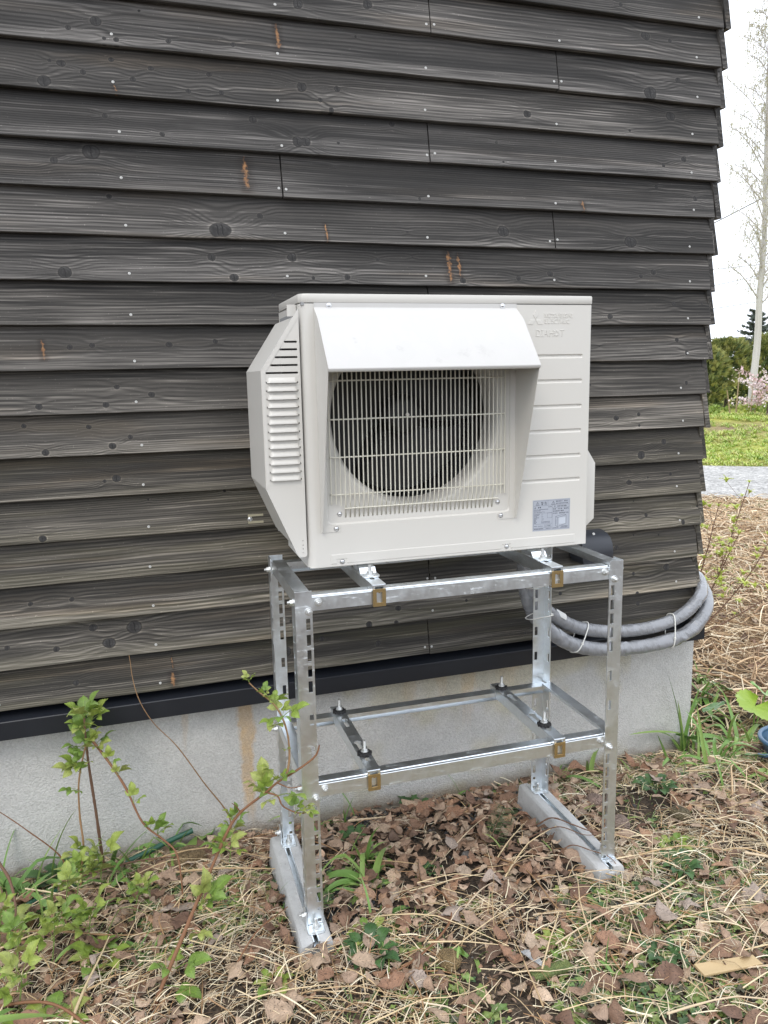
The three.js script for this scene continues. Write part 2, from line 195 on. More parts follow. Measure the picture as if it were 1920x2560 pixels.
// ---------------------------------------------------------------- stand and outdoor unit share one frame: u along the front, w towards the viewer
const RIG = { yaw: -0.017, x: -0.0841, z: 0.6134 };
const rigW = (u, y, w) => { const c = Math.cos(RIG.yaw), s = Math.sin(RIG.yaw); return [RIG.x + u * c + w * s, y, RIG.z - u * s + w * c]; };
const GALV = (() => {
  const N = 512, pts = [], R = rng(5); for (let i = 0; i < 700; i++) pts.push([R() * N, R() * N, R()]);
  const G = 16, cell = N / G, grid = Array.from({ length: G * G }, () => []); pts.forEach((p) => grid[Math.floor(p[1] / cell) * G + Math.floor(p[0] / cell)].push(p));
  const val = new Float32Array(N * N), scr = new Float32Array(N * N);
  for (let j = 0; j < N; j++) for (let i = 0; i < N; i++) { let bd = 1e9, bv = 0; const gi = Math.floor(i / cell), gj = Math.floor(j / cell); for (let a = -2; a <= 2; a++) for (let b = -2; b <= 2; b++) for (const p of grid[((gj + b + G) % G) * G + ((gi + a + G) % G)]) { let dx = Math.abs(i - p[0]), dy = Math.abs(j - p[1]); if (dx > N / 2) dx = N - dx; if (dy > N / 2) dy = N - dy; const d = dx * dx + dy * dy * 0.6; if (d < bd) { bd = d; bv = p[2]; } } val[j * N + i] = bv; scr[j * N + i] = sst(0.66, 0.8, fbm(i / 46 + j / 160, j / 9, 3)) * vn(i / 3.1, j / 9); }
  const map = data(N, N, (i, j, c) => { const v = 0.86 + 0.05 * val[j * N + i] + 0.05 * fbm(i / 40, j / 40, 3) + 0.08 * scr[j * N + i]; c[0] = s8(v * 0.985); c[1] = s8(v); c[2] = s8(v * 1.0); }, true);
  const rough = data(N, N, (i, j, c) => { c[0] = c[1] = c[2] = 0.26 + 0.04 * val[j * N + i] + 0.16 * fbm(i / 70 + 9, j / 70, 3) + 0.3 * scr[j * N + i]; });
  return std({ map, roughnessMap: rough, roughness: 1, metalness: 1, color: lin(0.93, 0.965, 1.0) });
})();
// flat metal gets texture coordinates in metres so that the spangle keeps its size
function uvMetres(g, k = 4) { const o = plain(g), p = o.attributes.position, n = o.attributes.normal, u = o.attributes.uv; for (let i = 0; i < p.count; i++) { const ax = Math.abs(n.getX(i)), ay = Math.abs(n.getY(i)), az = Math.abs(n.getZ(i)), x = p.getX(i), y = p.getY(i), z = p.getZ(i); const c = ax > ay && ax > az ? [z, y] : ay > az ? [x, z] : [x, y]; u.setXY(i, c[0] * k + x * 0.37, c[1] * k + z * 0.41); } return o; }
const BOLT = std({ color: lin(0.68, 0.69, 0.68), metalness: 0.85, roughness: 0.38 });
const YCLIP = std({ color: lin(0.5, 0.36, 0.17), metalness: 0.9, roughness: 0.36 });
const RUBBER = std({ color: lin(0.012, 0.012, 0.013), roughness: 0.7 });
// a bolt end with flange nut, axis +z
const boltGeo = (() => { const n = extr(poly(Array.from({ length: 6 }, (_, i) => [Math.cos(i * Math.PI / 3) * 0.0076, Math.sin(i * Math.PI / 3) * 0.0076])), 0.0062, 0.0006); const f = new THREE.CylinderGeometry(0.0098, 0.0102, 0.0022, 18).rotateX(Math.PI / 2); f.translate(0, 0, 0.0011); n.translate(0, 0, 0.002); const s = new THREE.CylinderGeometry(0.0036, 0.0042, 0.0062, 12).rotateX(Math.PI / 2); s.translate(0, 0, 0.0115); const d = []; for (let i = 0; i < 3; i++) { const t = new THREE.TorusGeometry(0.004, 0.0005, 5, 12); t.translate(0, 0, 0.0095 + i * 0.0016); d.push(t); } return merge([f, n, s, ...d]); })();

{
  const piv = V(0.455, -0.02, -0.2), s = thing('equipment_stand', 'galvanised slotted steel stand with two tiers on concrete feet, holding up the outdoor unit', 'stand', null, rigW(piv.x, piv.y, piv.z), RIG.yaw);
  const add = (n, g, m = GALV, p = s) => { const o = part(n, m === GALV ? uvMetres(g) : plain(g), m, s, piv); if (p !== s) { p.add(o); } return o; };
  const TOP = 1.004, BOT = 0.112, T = 0.0024, FL = 0.042;
  // slotted angle leg: (cu, cw) outer corner, du/dw = which way its flanges run
  const slotRows = [[0.906, 0.935], [0.866, 0.894], [0.826, 0.855], [0.786, 0.815], [0.746, 0.775], [0.66, 0.689], [0.575, 0.603], [0.412, 0.441], [0.372, 0.401], [0.333, 0.362], [0.292, 0.32], [0.252, 0.281], [0.212, 0.241], [0.172, 0.199], [0.148, 0.157], [0.116, 0.1245]];
  function flange(notch) { const sh = rrPath(0, FL, BOT, TOP, 0.0012, THREE.Shape); if (notch) { /* corner clipped at the rail */ } for (const [a, b] of slotRows) { const half = b - a < 0.012 ? 0.0046 : 0.0052; sh.holes.push(rrPath(0.031 - half, 0.031 + half, a, b, 0.0012)); } return extr(sh, T, 0.0003, 3); }
  const LEG = [[0, 0, 1, -1, 'leg'], [0.908, 0, -1, -1, 'leg'], [0, -0.42, 1, 1, 'leg'], [0.899, -0.42, -1, 1, 'leg']];
  for (const [cu, cw, du, dw] of LEG) {
    const a = flange(), b = flange();
    const m1 = new THREE.Matrix4().makeBasis(V(du, 0, 0), V(0, 1, 0), V(0, 0, du > 0 ? 1 : 1)); if (du < 0) { a.translate(0, 0, -T / 2); a.rotateY(Math.PI); a.translate(0, 0, T / 2); }
    a.translate(cu, 0, dw < 0 ? cw - T : cw);
    b.translate(0, 0, -T / 2); b.rotateY(dw < 0 ? Math.PI / 2 : -Math.PI / 2); b.translate(du > 0 ? cu + T / 2 : cu - T / 2, 0, cw + dw * T);
    add('leg', merge([a, b]));
  }
  // rails: front/back are channels (face, top leaf, small return), sides likewise
  function railX(y, w, dir, u0, u1) { const f = dir, a = w, pr = [[a, y - 0.034], [a, y - 0.001], [a - f * 0.001, y], [a - f * 0.0095, y], [a - f * 0.011, y + 0.002], [a - f * 0.04, y + 0.002], [a - f * 0.04, y - 0.01], [a - f * 0.0382, y - 0.01], [a - f * 0.0382, y], [a - f * 0.0118, y], [a - f * 0.0105, y - 0.002], [a - f * 0.002, y - 0.002], [a - f * 0.002, y - 0.032], [a - f * 0.018, y - 0.032], [a - f * 0.018, y - 0.034]]; return prismX(f > 0 ? pr : pr.slice().reverse(), u0, u1); }
  function railZ(y, u, dir, w0, w1) { const f = dir, a = u, pr = [[a, y - 0.034], [a, y - 0.001], [a + f * 0.001, y], [a + f * 0.036, y], [a + f * 0.036, y - 0.009], [a + f * 0.0342, y - 0.009], [a + f * 0.0342, y - 0.002], [a + f * 0.002, y - 0.002], [a + f * 0.002, y - 0.034]]; return prismZ(f > 0 ? pr.slice().reverse() : pr, w0, w1); }
  for (const y of [0.9868, 0.4965]) {
    const dy = y - 0.9868;
    add('rail', railX(y, -0.0028, 1, 0.0058, 0.9024)); add('rail', railX(y, -0.4172, -1, 0.0058, 0.8924));
    add('rail', railZ(y + 0.0125, 0.003, 1, -0.374, -0.0045)); add('rail', railZ(y + 0.0125, 0.905, -1, -0.374, -0.0045));
    for (const [u, yy, w, ry] of [[0.058, 0.9725, -0.0028, 0], [0.033, 0.9525, 0, 0], [0.854, 0.974, -0.0028, 0], [0.882, 0.952, 0, 0], [-0.0004, 0.973, -0.024, -Math.PI / 2], [-0.0004, 0.968, -0.398, -Math.PI / 2], [0.9085, 0.973, -0.024, Math.PI / 2]]) { const b = boltGeo.clone(); b.rotateZ(u * 9); b.rotateY(ry); b.translate(u, yy + dy, w); add('bolt', b, BOLT); }
    // inner bolt heads on the rear rail
    for (const u of [0.06, 0.84]) { const h = new THREE.CylinderGeometry(0.0085, 0.0095, 0.004, 16).rotateX(Math.PI / 2); h.translate(u, y - 0.016, -0.4145); add('bolt', h, BOLT); }
    // cross beams: shallow channels saddled over the rails, slotted on top
    for (const u of dy ? [0.187, 0.7225] : [0.2115, 0.7055]) {
      const top = y + 0.0165, hw = 0.0178, sh = rrPath(u - hw, u + hw, 0.0, 0.42, 0.002, THREE.Shape);
      for (const [a, b, hwid] of [[0.052, 0.073, 0.0058], [0.118, 0.168, 0.0062], [0.268, 0.318, 0.0062], [0.366, 0.388, 0.0058]]) { if (hwid > 0.006) { const h = new THREE.Path(); h.moveTo(u - 0.0055, a); h.lineTo(u + 0.0055, a); h.lineTo(u + 0.0055, b - 0.014); h.absarc(u, b - 0.006, 0.0098, -0.95, Math.PI + 0.95); h.lineTo(u - 0.0055, a); sh.holes.push(h); } else sh.holes.push(rrPath(u - hwid, u + hwid, a, b, 0.003)); }
      const t = extr(sh, 0.002, 0.0004, 6); t.rotateX(-Math.PI / 2); t.translate(0, top - 0.002, 0.001);
      const L = box(u - hw, u - hw + 0.002, top - 0.033, top - 0.0015, -0.375, -0.044), Rr = box(u + hw - 0.002, u + hw, top - 0.033, top - 0.0015, -0.375, -0.044);
      const ends = [[-0.042, 0.0005], [-0.4205, -0.378]].flatMap(([a, b]) => [box(u - hw, u - hw + 0.002, top - 0.0145, top - 0.0015, a, b), box(u + hw - 0.002, u + hw, top - 0.0145, top - 0.0015, a, b)]);
      const bm = add('cross_beam', merge([t, L, Rr, ...ends]));
      const end = rrPath(u - hw + 0.001, u + hw - 0.001, top - 0.014, top - 0.001, 0.001, THREE.Shape); end.holes.push(rrPath(u - 0.011, u + 0.011, top - 0.0105, top - 0.0045, 0.0008));
      const eg = extr(end, 0.0018); eg.translate(0, 0, 0.0008); add('beam_end', eg);
      const cs = rrPath(u - 0.0166, u + 0.0166, y - 0.0385, y + 0.006, 0.002, THREE.Shape); const cut = new THREE.Path(); cut.moveTo(u - 0.0075, y - 0.029); cut.lineTo(u + 0.0075, y - 0.029); cut.lineTo(u + 0.0075, y - 0.003); cut.lineTo(u + 0.003, y - 0.0015); cut.lineTo(u + 0.0022, y - 0.0042); cut.lineTo(u - 0.0022, y - 0.0042); cut.lineTo(u - 0.003, y - 0.0015); cut.lineTo(u - 0.0075, y - 0.003); cut.closePath(); cs.holes.push(cut);
      const cg = extr(cs, 0.0016, 0.0003); cg.translate(0, 0, 0.0028); const hem = box(u - 0.0162, u + 0.0162, y - 0.0388, y - 0.0372, -0.006, 0.0044); add('beam_clip', merge([cg, hem]), YCLIP);
      if (dy) for (const w of [-0.088, -0.372]) {   // free studs on the lower tier, each on a scalloped rubber ring
        const rg = new THREE.Shape(); for (let i = 0; i <= 64; i++) { const a = i / 64 * Math.PI * 2, r = 0.0188 + 0.0016 * Math.cos(a * 10); i ? rg.lineTo(Math.cos(a) * r, Math.sin(a) * r) : rg.moveTo(Math.cos(a) * r, Math.sin(a) * r); }
        const g = extr(rg, 0.007, 0.0012); g.rotateX(-Math.PI / 2); g.translate(u, top, w); add('rubber_ring', g, RUBBER);
        const wa = new THREE.CylinderGeometry(0.0105, 0.0105, 0.0018, 20); wa.translate(u, top + 0.0104, w); const nu = extr(poly(Array.from({ length: 6 }, (_, i) => [Math.cos(i * Math.PI / 3) * 0.0086, Math.sin(i * Math.PI / 3) * 0.0086])), 0.0065, 0.0006); nu.rotateX(-Math.PI / 2); nu.translate(u, top + 0.011, w); const th = [new THREE.CylinderGeometry(0.0042, 0.0045, 0.026, 12).translate(u, top + 0.028, w)]; for (let i = 0; i < 8; i++) th.push(new THREE.TorusGeometry(0.0045, 0.0005, 5, 12).rotateX(Math.PI / 2).translate(u, top + 0.02 + i * 0.0024, w)); add('stud', merge([wa, nu, ...th]), BOLT);
      }
    }
  }
  // concrete feet with a cast-in channel, steel base plates
  const N = 256; const cmap = data(N, N, (i, j, c) => { const b = fbm(i / 60, j / 60, 4), m = fbm(i / 9, j / 9, 3), pit = vn(i / 2.3, j / 2.3); let L = 0.46 * (0.82 + 0.34 * b) * (0.93 + 0.14 * m); if (pit > 0.93) L *= 0.6; c[0] = s8(L * 0.985); c[1] = s8(L); c[2] = s8(L * 1.0); }, true);
  const CONC = std({ map: cmap, bumpMap: data(N, N, (i, j, c) => { c[0] = c[1] = c[2] = fbm(i / 5, j / 5, 3) * (vn(i / 2.3, j / 2.3) > 0.93 ? 0.3 : 1); }), bumpScale: 0.001, roughness: 0.9 });
  for (const [uc, w0, w1, top] of [[0.0095, -0.437, 0.066, 0.106], [0.88, -0.475, 0.034, 0.106]]) {
    const b = -0.06, sec = new THREE.Shape(); const hw = 0.041, bw = 0.055, r = 0.012; sec.moveTo(uc - bw, b); sec.lineTo(uc + bw, b); sec.lineTo(uc + hw + 0.0015, top - r); sec.quadraticCurveTo(uc + hw, top, uc + hw - r, top); sec.lineTo(uc + 0.0085, top); sec.lineTo(uc + 0.0085, top - 0.016); sec.lineTo(uc - 0.0085, top - 0.016); sec.lineTo(uc - 0.0085, top); sec.lineTo(uc - hw + r, top); sec.quadraticCurveTo(uc - hw, top, uc - hw - 0.0015, top - r); sec.closePath();
    const R = rng(Math.round(uc * 1000) + 3), steps = 14, parts = []; const g = new THREE.ExtrudeGeometry(sec, { depth: w1 - w0 - 0.008, steps, bevelEnabled: true, bevelSize: 0.004, bevelThickness: 0.004, bevelOffset: -0.004, bevelSegments: 2, curveSegments: 6 }); g.translate(0, 0, w0 + 0.004);
    // chipped arrises at the near end
    const p = g.attributes.position; for (let i = 0; i < p.count; i++) { const x = p.getX(i), y = p.getY(i), z = p.getZ(i), n = vn(x * 160 + uc * 40, y * 160 + z * 30) - 0.5; if (z > w1 - 0.012) p.setXYZ(i, x + n * 0.004, y - Math.max(0, n) * 0.008 * (y > top - 0.02 ? 1 : 0), z - Math.max(0, vn(x * 60 + 9, y * 60) - 0.45) * 0.014); else p.setXYZ(i, x + n * 0.0012, y + n * 0.0008, z); } g.computeVertexNormals();
    const foot = add('concrete_foot', uvMetres(toCreasedNormals(g, 0.6), 3), CONC);
    const ch = prismZ([[uc - 0.0082, top - 0.0155], [uc + 0.0082, top - 0.0155], [uc + 0.0082, top + 0.0008], [uc + 0.0052, top + 0.0008], [uc + 0.0052, top - 0.002], [uc + 0.0068, top - 0.002], [uc + 0.0068, top - 0.014], [uc - 0.0068, top - 0.014], [uc - 0.0068, top - 0.002], [uc - 0.0052, top - 0.002], [uc - 0.0052, top + 0.0008], [uc - 0.0082, top + 0.0008]], w0 + 0.012, w1 - 0.006); add('channel', ch, GALV);
  }
  for (const [u0, u1, w0, w1, side, bw, bu] of [[-0.006, 0.038, -0.03, 0.036, -1, 0.014, 0.018], [-0.006, 0.038, -0.424, -0.36, -1, -0.385, 0.018], [0.868, 0.913, -0.05, 0.01, 1, -0.03, 0.885], [0.858, 0.902, -0.455, -0.392, 1, -0.408, 0.878]]) {
    const sh = rrPath(u0, u1, -w1, -w0, 0.006, THREE.Shape), g = extr(sh, 0.003, 0.0005, 4); g.rotateX(-Math.PI / 2); g.translate(0, 0.1075, 0);
    const up = side < 0 ? box(-0.0054, -0.0028, 0.1105, 0.155, w0 + 0.004, w0 + 0.04) : box(0.9092, 0.9118, 0.1105, 0.155, w0 + 0.012, w0 + 0.048), rim = [[u0 + 0.006, u1 - 0.004, w1 - 0.0022, w1 - 0.0004]].map(([a, b, c, d]) => box(a, b, 0.1108, 0.1148, c, d));
    const pl = add('base_plate', merge([g, up, ...rim]));
    const st = [new THREE.CylinderGeometry(0.0098, 0.0102, 0.002, 18).translate(bu, 0.1122, bw), extr(poly(Array.from({ length: 6 }, (_, i) => [Math.cos(i * Math.PI / 3) * 0.0084, Math.sin(i * Math.PI / 3) * 0.0084])), 0.0065, 0.0006).rotateX(-Math.PI / 2).translate(bu, 0.1135, bw), new THREE.CylinderGeometry(0.0042, 0.0045, 0.016, 12).translate(bu, 0.128, bw)]; add('bolt', merge(st), BOLT);
    const sb = boltGeo.clone(); sb.rotateY(side * Math.PI / 2); sb.translate(side < 0 ? -0.0055 : 0.912, 0.136, w0 + 0.02); add('bolt', sb, BOLT);
  }
}
console.log('stand done');
// ---------------------------------------------------------------- outdoor unit of the heat pump
const PAINT = phy({ color: lin(0.615, 0.6, 0.56), roughness: 0.4, clearcoat: 0.0, bumpMap: data(256, 256, (i, j, c) => { c[0] = c[1] = c[2] = fbm(i / 5, j / 5, 2); }), bumpScale: 0.00006 });
const WIRE = phy({ color: lin(0.68, 0.66, 0.57), roughness: 0.35 });
const STEEL = std({ color: lin(0.72, 0.73, 0.74), metalness: 1, roughness: 0.28 });
const BLACKIN = std({ color: lin(0.3, 0.305, 0.31), roughness: 0.6 });
const FANM = std({ color: lin(0.016, 0.016, 0.017), roughness: 0.5 });
// a strip of quads between two rings of points
function ringStrip(A, B) { const pos = [], n = A.length; for (let i = 0; i < n; i++) { const k = (i + 1) % n; pos.push(...A[i], ...A[k], ...B[i], ...B[i], ...A[k], ...B[k]); } const g = new THREE.BufferGeometry(); g.setAttribute('position', new THREE.Float32BufferAttribute(pos, 3)); g.computeVertexNormals(); return g; }
// pressed outline: wall from the outer path at depth w0 to the inner path at depth w1
function pressed(outer, inner, w0, w1, seg = 6) { const a = outer.getPoints(seg), b = inner.getPoints(seg); if (a[0].distanceTo(a[a.length - 1]) < 1e-6) { a.pop(); b.pop(); } return ringStrip(a.map((p) => [p.x, p.y, w0]), b.map((p) => [p.x, p.y, w1])); }
function flatAt(shape, w, seg = 8) { const g = new THREE.ShapeGeometry(shape, seg); g.translate(0, 0, w); return g; }
const font = await new FontLoader().loadAsync('fonts/droid/droid_sans_bold.typeface.json');
const fontR = await new FontLoader().loadAsync('fonts/droid/droid_sans_regular.typeface.json');
{
  const piv = V(0.4615, 1.0036, -0.2645), s = thing('heat_pump_unit', 'beige outdoor heat pump unit with snow hood over its round fan', 'heat pump', null, rigW(piv.x, piv.y, piv.z), RIG.yaw);
  const add = (n, g, m = PAINT, p = null) => { const o = part(n, plain(g), m, s, piv); if (p) p.add(o); return o; };
  const U0 = 0.061, U1 = 0.862, YB = 1.0305, YT = 1.688, F = -0.1145, BK = -0.4145;
  // casing: front panel with pressed grooves, recess and fan opening; side panels wrap round the corners
  const CX = 0.358, CY = 1.408;
  const grooves = [1.554, 1.488, 1.42, 1.353, 1.285, 1.218];
  {
    const sh = poly([[U0 + 0.028, YB], [U1 - 0.006, YB], [U1 - 0.006, YT], [U0 + 0.028, YT]]), g = [];
    const rec = rrPath(0.1135, 0.6235, 1.1385, 1.6685, 0.014), rec2 = rrPath(0.1175, 0.6195, 1.1425, 1.6645, 0.011); sh.holes.push(rec); g.push(pressed(rec, rec2, F, F - 0.005));
    for (const y of grooves) { const a = rrPath(0.648, 0.837, y - 0.0058, y + 0.0052, 0.0048), b = rrPath(0.651, 0.834, y - 0.0012, y + 0.003, 0.0019); sh.holes.push(a); g.push(pressed(a, b, F, F - 0.0038)); g.push(flatAt(rrPath(0.651, 0.834, y - 0.0012, y + 0.003, 0.0019, THREE.Shape), F - 0.0038)); }
    g.push(flatAt(sh, F));
    const fl = rrPath(0.1175, 0.6195, 1.1425, 1.6645, 0.011, THREE.Shape), hole = circlePath(CX, CY, 0.2375); fl.holes.push(hole); g.push(flatAt(fl, F - 0.005, 48));
    const corner = (pts, smooth) => { const pos = [], nor = [], uv = [], idx = []; pts.forEach(([u, w, nx, nz], i) => { for (const y of [YB, YT]) { pos.push(u, y, w); nor.push(nx, 0, nz); uv.push(i / pts.length, y); } if (i) { const k = i * 2; idx.push(k - 2, k, k - 1, k - 1, k, k + 1); } }); const q = new THREE.BufferGeometry(); q.setAttribute('position', new THREE.Float32BufferAttribute(pos, 3)); q.setAttribute('normal', new THREE.Float32BufferAttribute(nor, 3)); q.setAttribute('uv', new THREE.Float32BufferAttribute(uv, 2)); q.setIndex(idx); return q; };
    const L = [[U0, BK, -1, 0]], R = 0.024; for (let i = 0; i <= 10; i++) { const a = i / 10 * Math.PI / 2; L.push([U0 + R - Math.cos(a) * R, F - R + Math.sin(a) * R, -Math.cos(a), Math.sin(a)]); } L.push([U0 + 0.028, F, 0, 1]); g.push(corner(L));
    const Q = [[U1 - 0.006, F, 0, 1]], r = 0.006; for (let i = 0; i <= 6; i++) { const a = i / 6 * Math.PI / 2; Q.push([U1 - r + Math.sin(a) * r, F - r + Math.cos(a) * r, Math.sin(a), Math.cos(a)]); } Q.push([U1, BK, 1, 0]); g.push(corner(Q));
    g.push(box(U0 + 0.004, U1 - 0.004, YB - 0.0005, YB + 0.001, BK, F - 0.001), box(U0 + 0.001, U1 - 0.001, YB, YT, BK - 0.002, BK));
    add('casing', merge(g));
    add('base_pan', box(U0 + 0.02, U1 - 0.02, YB - 0.007, YB - 0.0008, BK + 0.02, F - 0.02));
  }
  // flared fan ring and dark interior
  const bell = []; for (let i = 0; i <= 12; i++) { const a = i / 12 * Math.PI / 2; bell.push(new THREE.Vector2(0.2215 + 0.016 * (1 - Math.sin(a)), -0.04 * (1 - Math.cos(a)))); } bell.push(new THREE.Vector2(0.2215, -0.075));
  add('fan_ring', new THREE.LatheGeometry(bell, 72).rotateX(Math.PI / 2).translate(CX, CY, F - 0.005));
  { const inner = [box(0.1, 0.65, 1.05, 1.68, BK + 0.01, BK + 0.014), box(0.092, 0.096, 1.05, 1.68, BK + 0.01, F - 0.08), box(0.65, 0.654, 1.05, 1.68, BK + 0.01, F - 0.08), box(0.1, 0.65, 1.05, 1.054, BK + 0.01, F - 0.08), box(0.1, 0.65, 1.676, 1.68, BK + 0.01, F - 0.08)]; const fr = rrPath(0.09, 0.66, 1.05, 1.682, 0.005, THREE.Shape), h = circlePath(CX, CY, 0.2217); fr.holes.push(h); inner.push(flatAt(fr, F - 0.079, 48)); add('inner_box', merge(inner), BLACKIN); const fins = []; for (let i = 0; i < 150; i++) { const u = 0.104 + i * 0.00362; fins.push(box(u, u + 0.0004, 1.056, 1.674, BK + 0.016, BK + 0.05)); } add('coil_fins', merge(fins), BLACKIN).userData.kind = 'stuff'; }
  {
    const hub = new THREE.LatheGeometry([[0, 0.03], [0.035, 0.029], [0.052, 0.02], [0.056, 0.0], [0.056, -0.05]].map((p) => new THREE.Vector2(...p)), 32).rotateX(Math.PI / 2).translate(CX, CY, F - 0.125), fan = add('fan', hub, FANM);
    for (let b = 0; b < 3; b++) { const pos = [], idx = [], NR = 10, NA = 12; for (let i = 0; i <= NR; i++) for (let j = 0; j <= NA; j++) { const r = 0.05 + 0.16 * i / NR, t = j / NA, sp = 1.72 + 0.3 * i / NR, a = b * Math.PI * 2 / 3 + 0.6 + (t - 0.5) * sp + 0.35 * i / NR; pos.push(CX + Math.cos(a) * r, CY + Math.sin(a) * r, F - 0.15 - 0.05 * (t - 0.5) - 0.012 * Math.sin(t * Math.PI)); } for (let i = 0; i < NR; i++) for (let j = 0; j < NA; j++) { const k = i * (NA + 1) + j; idx.push(k, k + NA + 1, k + 1, k + 1, k + NA + 1, k + NA + 2); } const g = new THREE.BufferGeometry(); g.setAttribute('position', new THREE.Float32BufferAttribute(pos, 3)); g.setIndex(idx); g.computeVertexNormals(); add('blade', g, FANM, fan); }
    const nut = extr(poly(Array.from({ length: 6 }, (_, i) => [Math.cos(i * Math.PI / 3) * 0.006, Math.sin(i * Math.PI / 3) * 0.006])), 0.004, 0.0006); nut.translate(CX + 0.004, CY - 0.001, F - 0.094); add('fan_nut', merge([nut, new THREE.CylinderGeometry(0.003, 0.003, 0.006, 10).rotateX(Math.PI / 2).translate(CX + 0.004, CY - 0.001, F - 0.09)]), std({ color: lin(0.75, 0.7, 0.66), metalness: 0.7, roughness: 0.3 }), fan);
  }
  // lid
  { const sh = new THREE.Shape(), x0 = U0 - 0.0025, x1 = U1 + 0.0015, z0 = -(F + 0.002), z1 = -(BK - 0.004), r = 0.026, q = 0.008; sh.moveTo(x0 + r, z0); sh.lineTo(x1 - q, z0); sh.absarc(x1 - q, z0 + q, q, -Math.PI / 2, 0); sh.lineTo(x1, z1 - q); sh.absarc(x1 - q, z1 - q, q, 0, Math.PI / 2); sh.lineTo(x0 + r, z1); sh.absarc(x0 + r, z1 - r, r, Math.PI / 2, Math.PI); sh.lineTo(x0, z0 + r); sh.absarc(x0 + r, z0 + r, r, Math.PI, Math.PI * 1.5); add('lid', toCreasedNormals(prismY(sh, YT + 0.0016, 1.7115, 0.0035, 8), 0.7)); add('lid_seam', box(U0 + 0.004, U1 - 0.003, YT - 0.004, YT + 0.004, BK + 0.004, F - 0.003), BLACKIN); }
  // raised strip along the foot of the front, notched round its two screws
  { const y0 = 1.0355, y1 = 1.0625, n = (u) => [[u - 0.013, y0], [u - 0.013, y0 + 0.012], [u + 0.011, y0 + 0.012], [u + 0.011, y0]]; const sh = poly([[0.1175, y0], ...n(0.148), ...n(0.613), [0.8235, y0], [0.8235, y1], [0.1175, y1]]); const g = extr(sh, 0.0002, 0.0026); g.translate(0, 0, F - 0.0016); add('front_strip', toCreasedNormals(g, 0.3)); }
  const panScrew = merge([new THREE.SphereGeometry(0.0052, 14, 6, 0, Math.PI * 2, 0, Math.PI / 2).scale(1, 0.55, 1).rotateX(Math.PI / 2), new THREE.CylinderGeometry(0.0066, 0.0068, 0.001, 16).rotateX(Math.PI / 2)]);
  const screwAt = (u, y, w, p) => add('screw', panScrew.clone().translate(u, y, w), STEEL, p);
  for (const [u, y] of [[0.148, 1.0415], [0.613, 1.0425], [0.146, 1.1655], [0.588, 1.168]]) screwAt(u, y, y > 1.1 ? F - 0.0045 : F + 0.0006);
  // embossed mark and lettering
  {
    const dia = [], cx = 0.6925, cy = 1.6495, a = 0.0252; for (let k = 0; k < 3; k++) { const t = Math.PI / 2 + k * Math.PI * 2 / 3, p = (ang, r) => [cx + Math.cos(ang) * r, cy + Math.sin(ang) * r]; dia.push(extr(poly([[cx + Math.cos(t) * 0.0006, cy + Math.sin(t) * 0.0006], p(t - Math.PI / 6, a / Math.sqrt(3) ), p(t, a), p(t + Math.PI / 6, a / Math.sqrt(3))]), 0.0006, 0.001)); } dia.forEach((g) => g.translate(0, 0, F - 0.0004));
    add('embossed_emblem', merge(dia));
    const word = (t, u, y, size, width, f = font) => { const g = new TextGeometry(t, { font: f, size, depth: 0.0006, curveSegments: 4, bevelEnabled: true, bevelSize: 0.0005, bevelThickness: 0.001, bevelOffset: -0.0004, bevelSegments: 1 }); g.computeBoundingBox(); g.scale(width / (g.boundingBox.max.x - g.boundingBox.min.x), 1, 1); g.translate(u, y, F - 0.0004); return g; };
    add('embossed_lettering', merge([word('MITSUBISHI', 0.717, 1.6545, 0.0118, 0.085), word('ELECTRIC', 0.717, 1.6395, 0.0118, 0.0755)]));
    const sunO = []; for (let k = 0; k < 8; k++) { const g = extr(poly([[-0.0018, 0.0038], [0.0018, 0.0038], [0.0023, 0.0088], [-0.0023, 0.0088]]), 0.0006, 0.0008); g.rotateZ(k * Math.PI / 4); g.translate(0.7555, 1.6145, F - 0.0004); sunO.push(g); }
    add('embossed_lettering', merge([word('DIAH', 0.692, 1.6055, 0.0182, 0.052, fontR), word('T', 0.7655, 1.6055, 0.0182, 0.0125, fontR), ...sunO]));
  }
  // rating label
  {
    const c = document.createElement('canvas'); c.width = 768; c.height = 576; const x = c.getContext('2d'), R = rng(31); x.fillStyle = '#a6abb5'; x.fillRect(0, 0, 768, 576); x.strokeStyle = x.fillStyle = '#262a33'; x.lineWidth = 2.5;
    x.strokeRect(20, 18, 728, 540); const ln = (a, b, d, e) => { x.beginPath(); x.moveTo(a, b); x.lineTo(d, e); x.stroke(); }; ln(20, 108, 748, 108); ln(310, 18, 310, 108); ln(400, 108, 400, 558); ln(400, 160, 748, 160); ln(20, 248, 400, 248); ln(20, 448, 400, 448); ln(20, 520, 400, 520); x.strokeRect(300, 252, 96, 90); x.strokeRect(240, 468, 130, 40);
    const tri = (cx, cy, r) => { x.lineWidth = 5; x.beginPath(); x.moveTo(cx, cy - r); x.lineTo(cx + r, cy + r * 0.75); x.lineTo(cx - r, cy + r * 0.75); x.closePath(); x.stroke(); x.lineWidth = 6; ln(cx, cy - r * 0.4, cx, cy + r * 0.25); x.fillRect(cx - 3, cy + r * 0.4, 6, 6); x.lineWidth = 2.5; }; tri(98, 70, 34); tri(420, 70, 36);
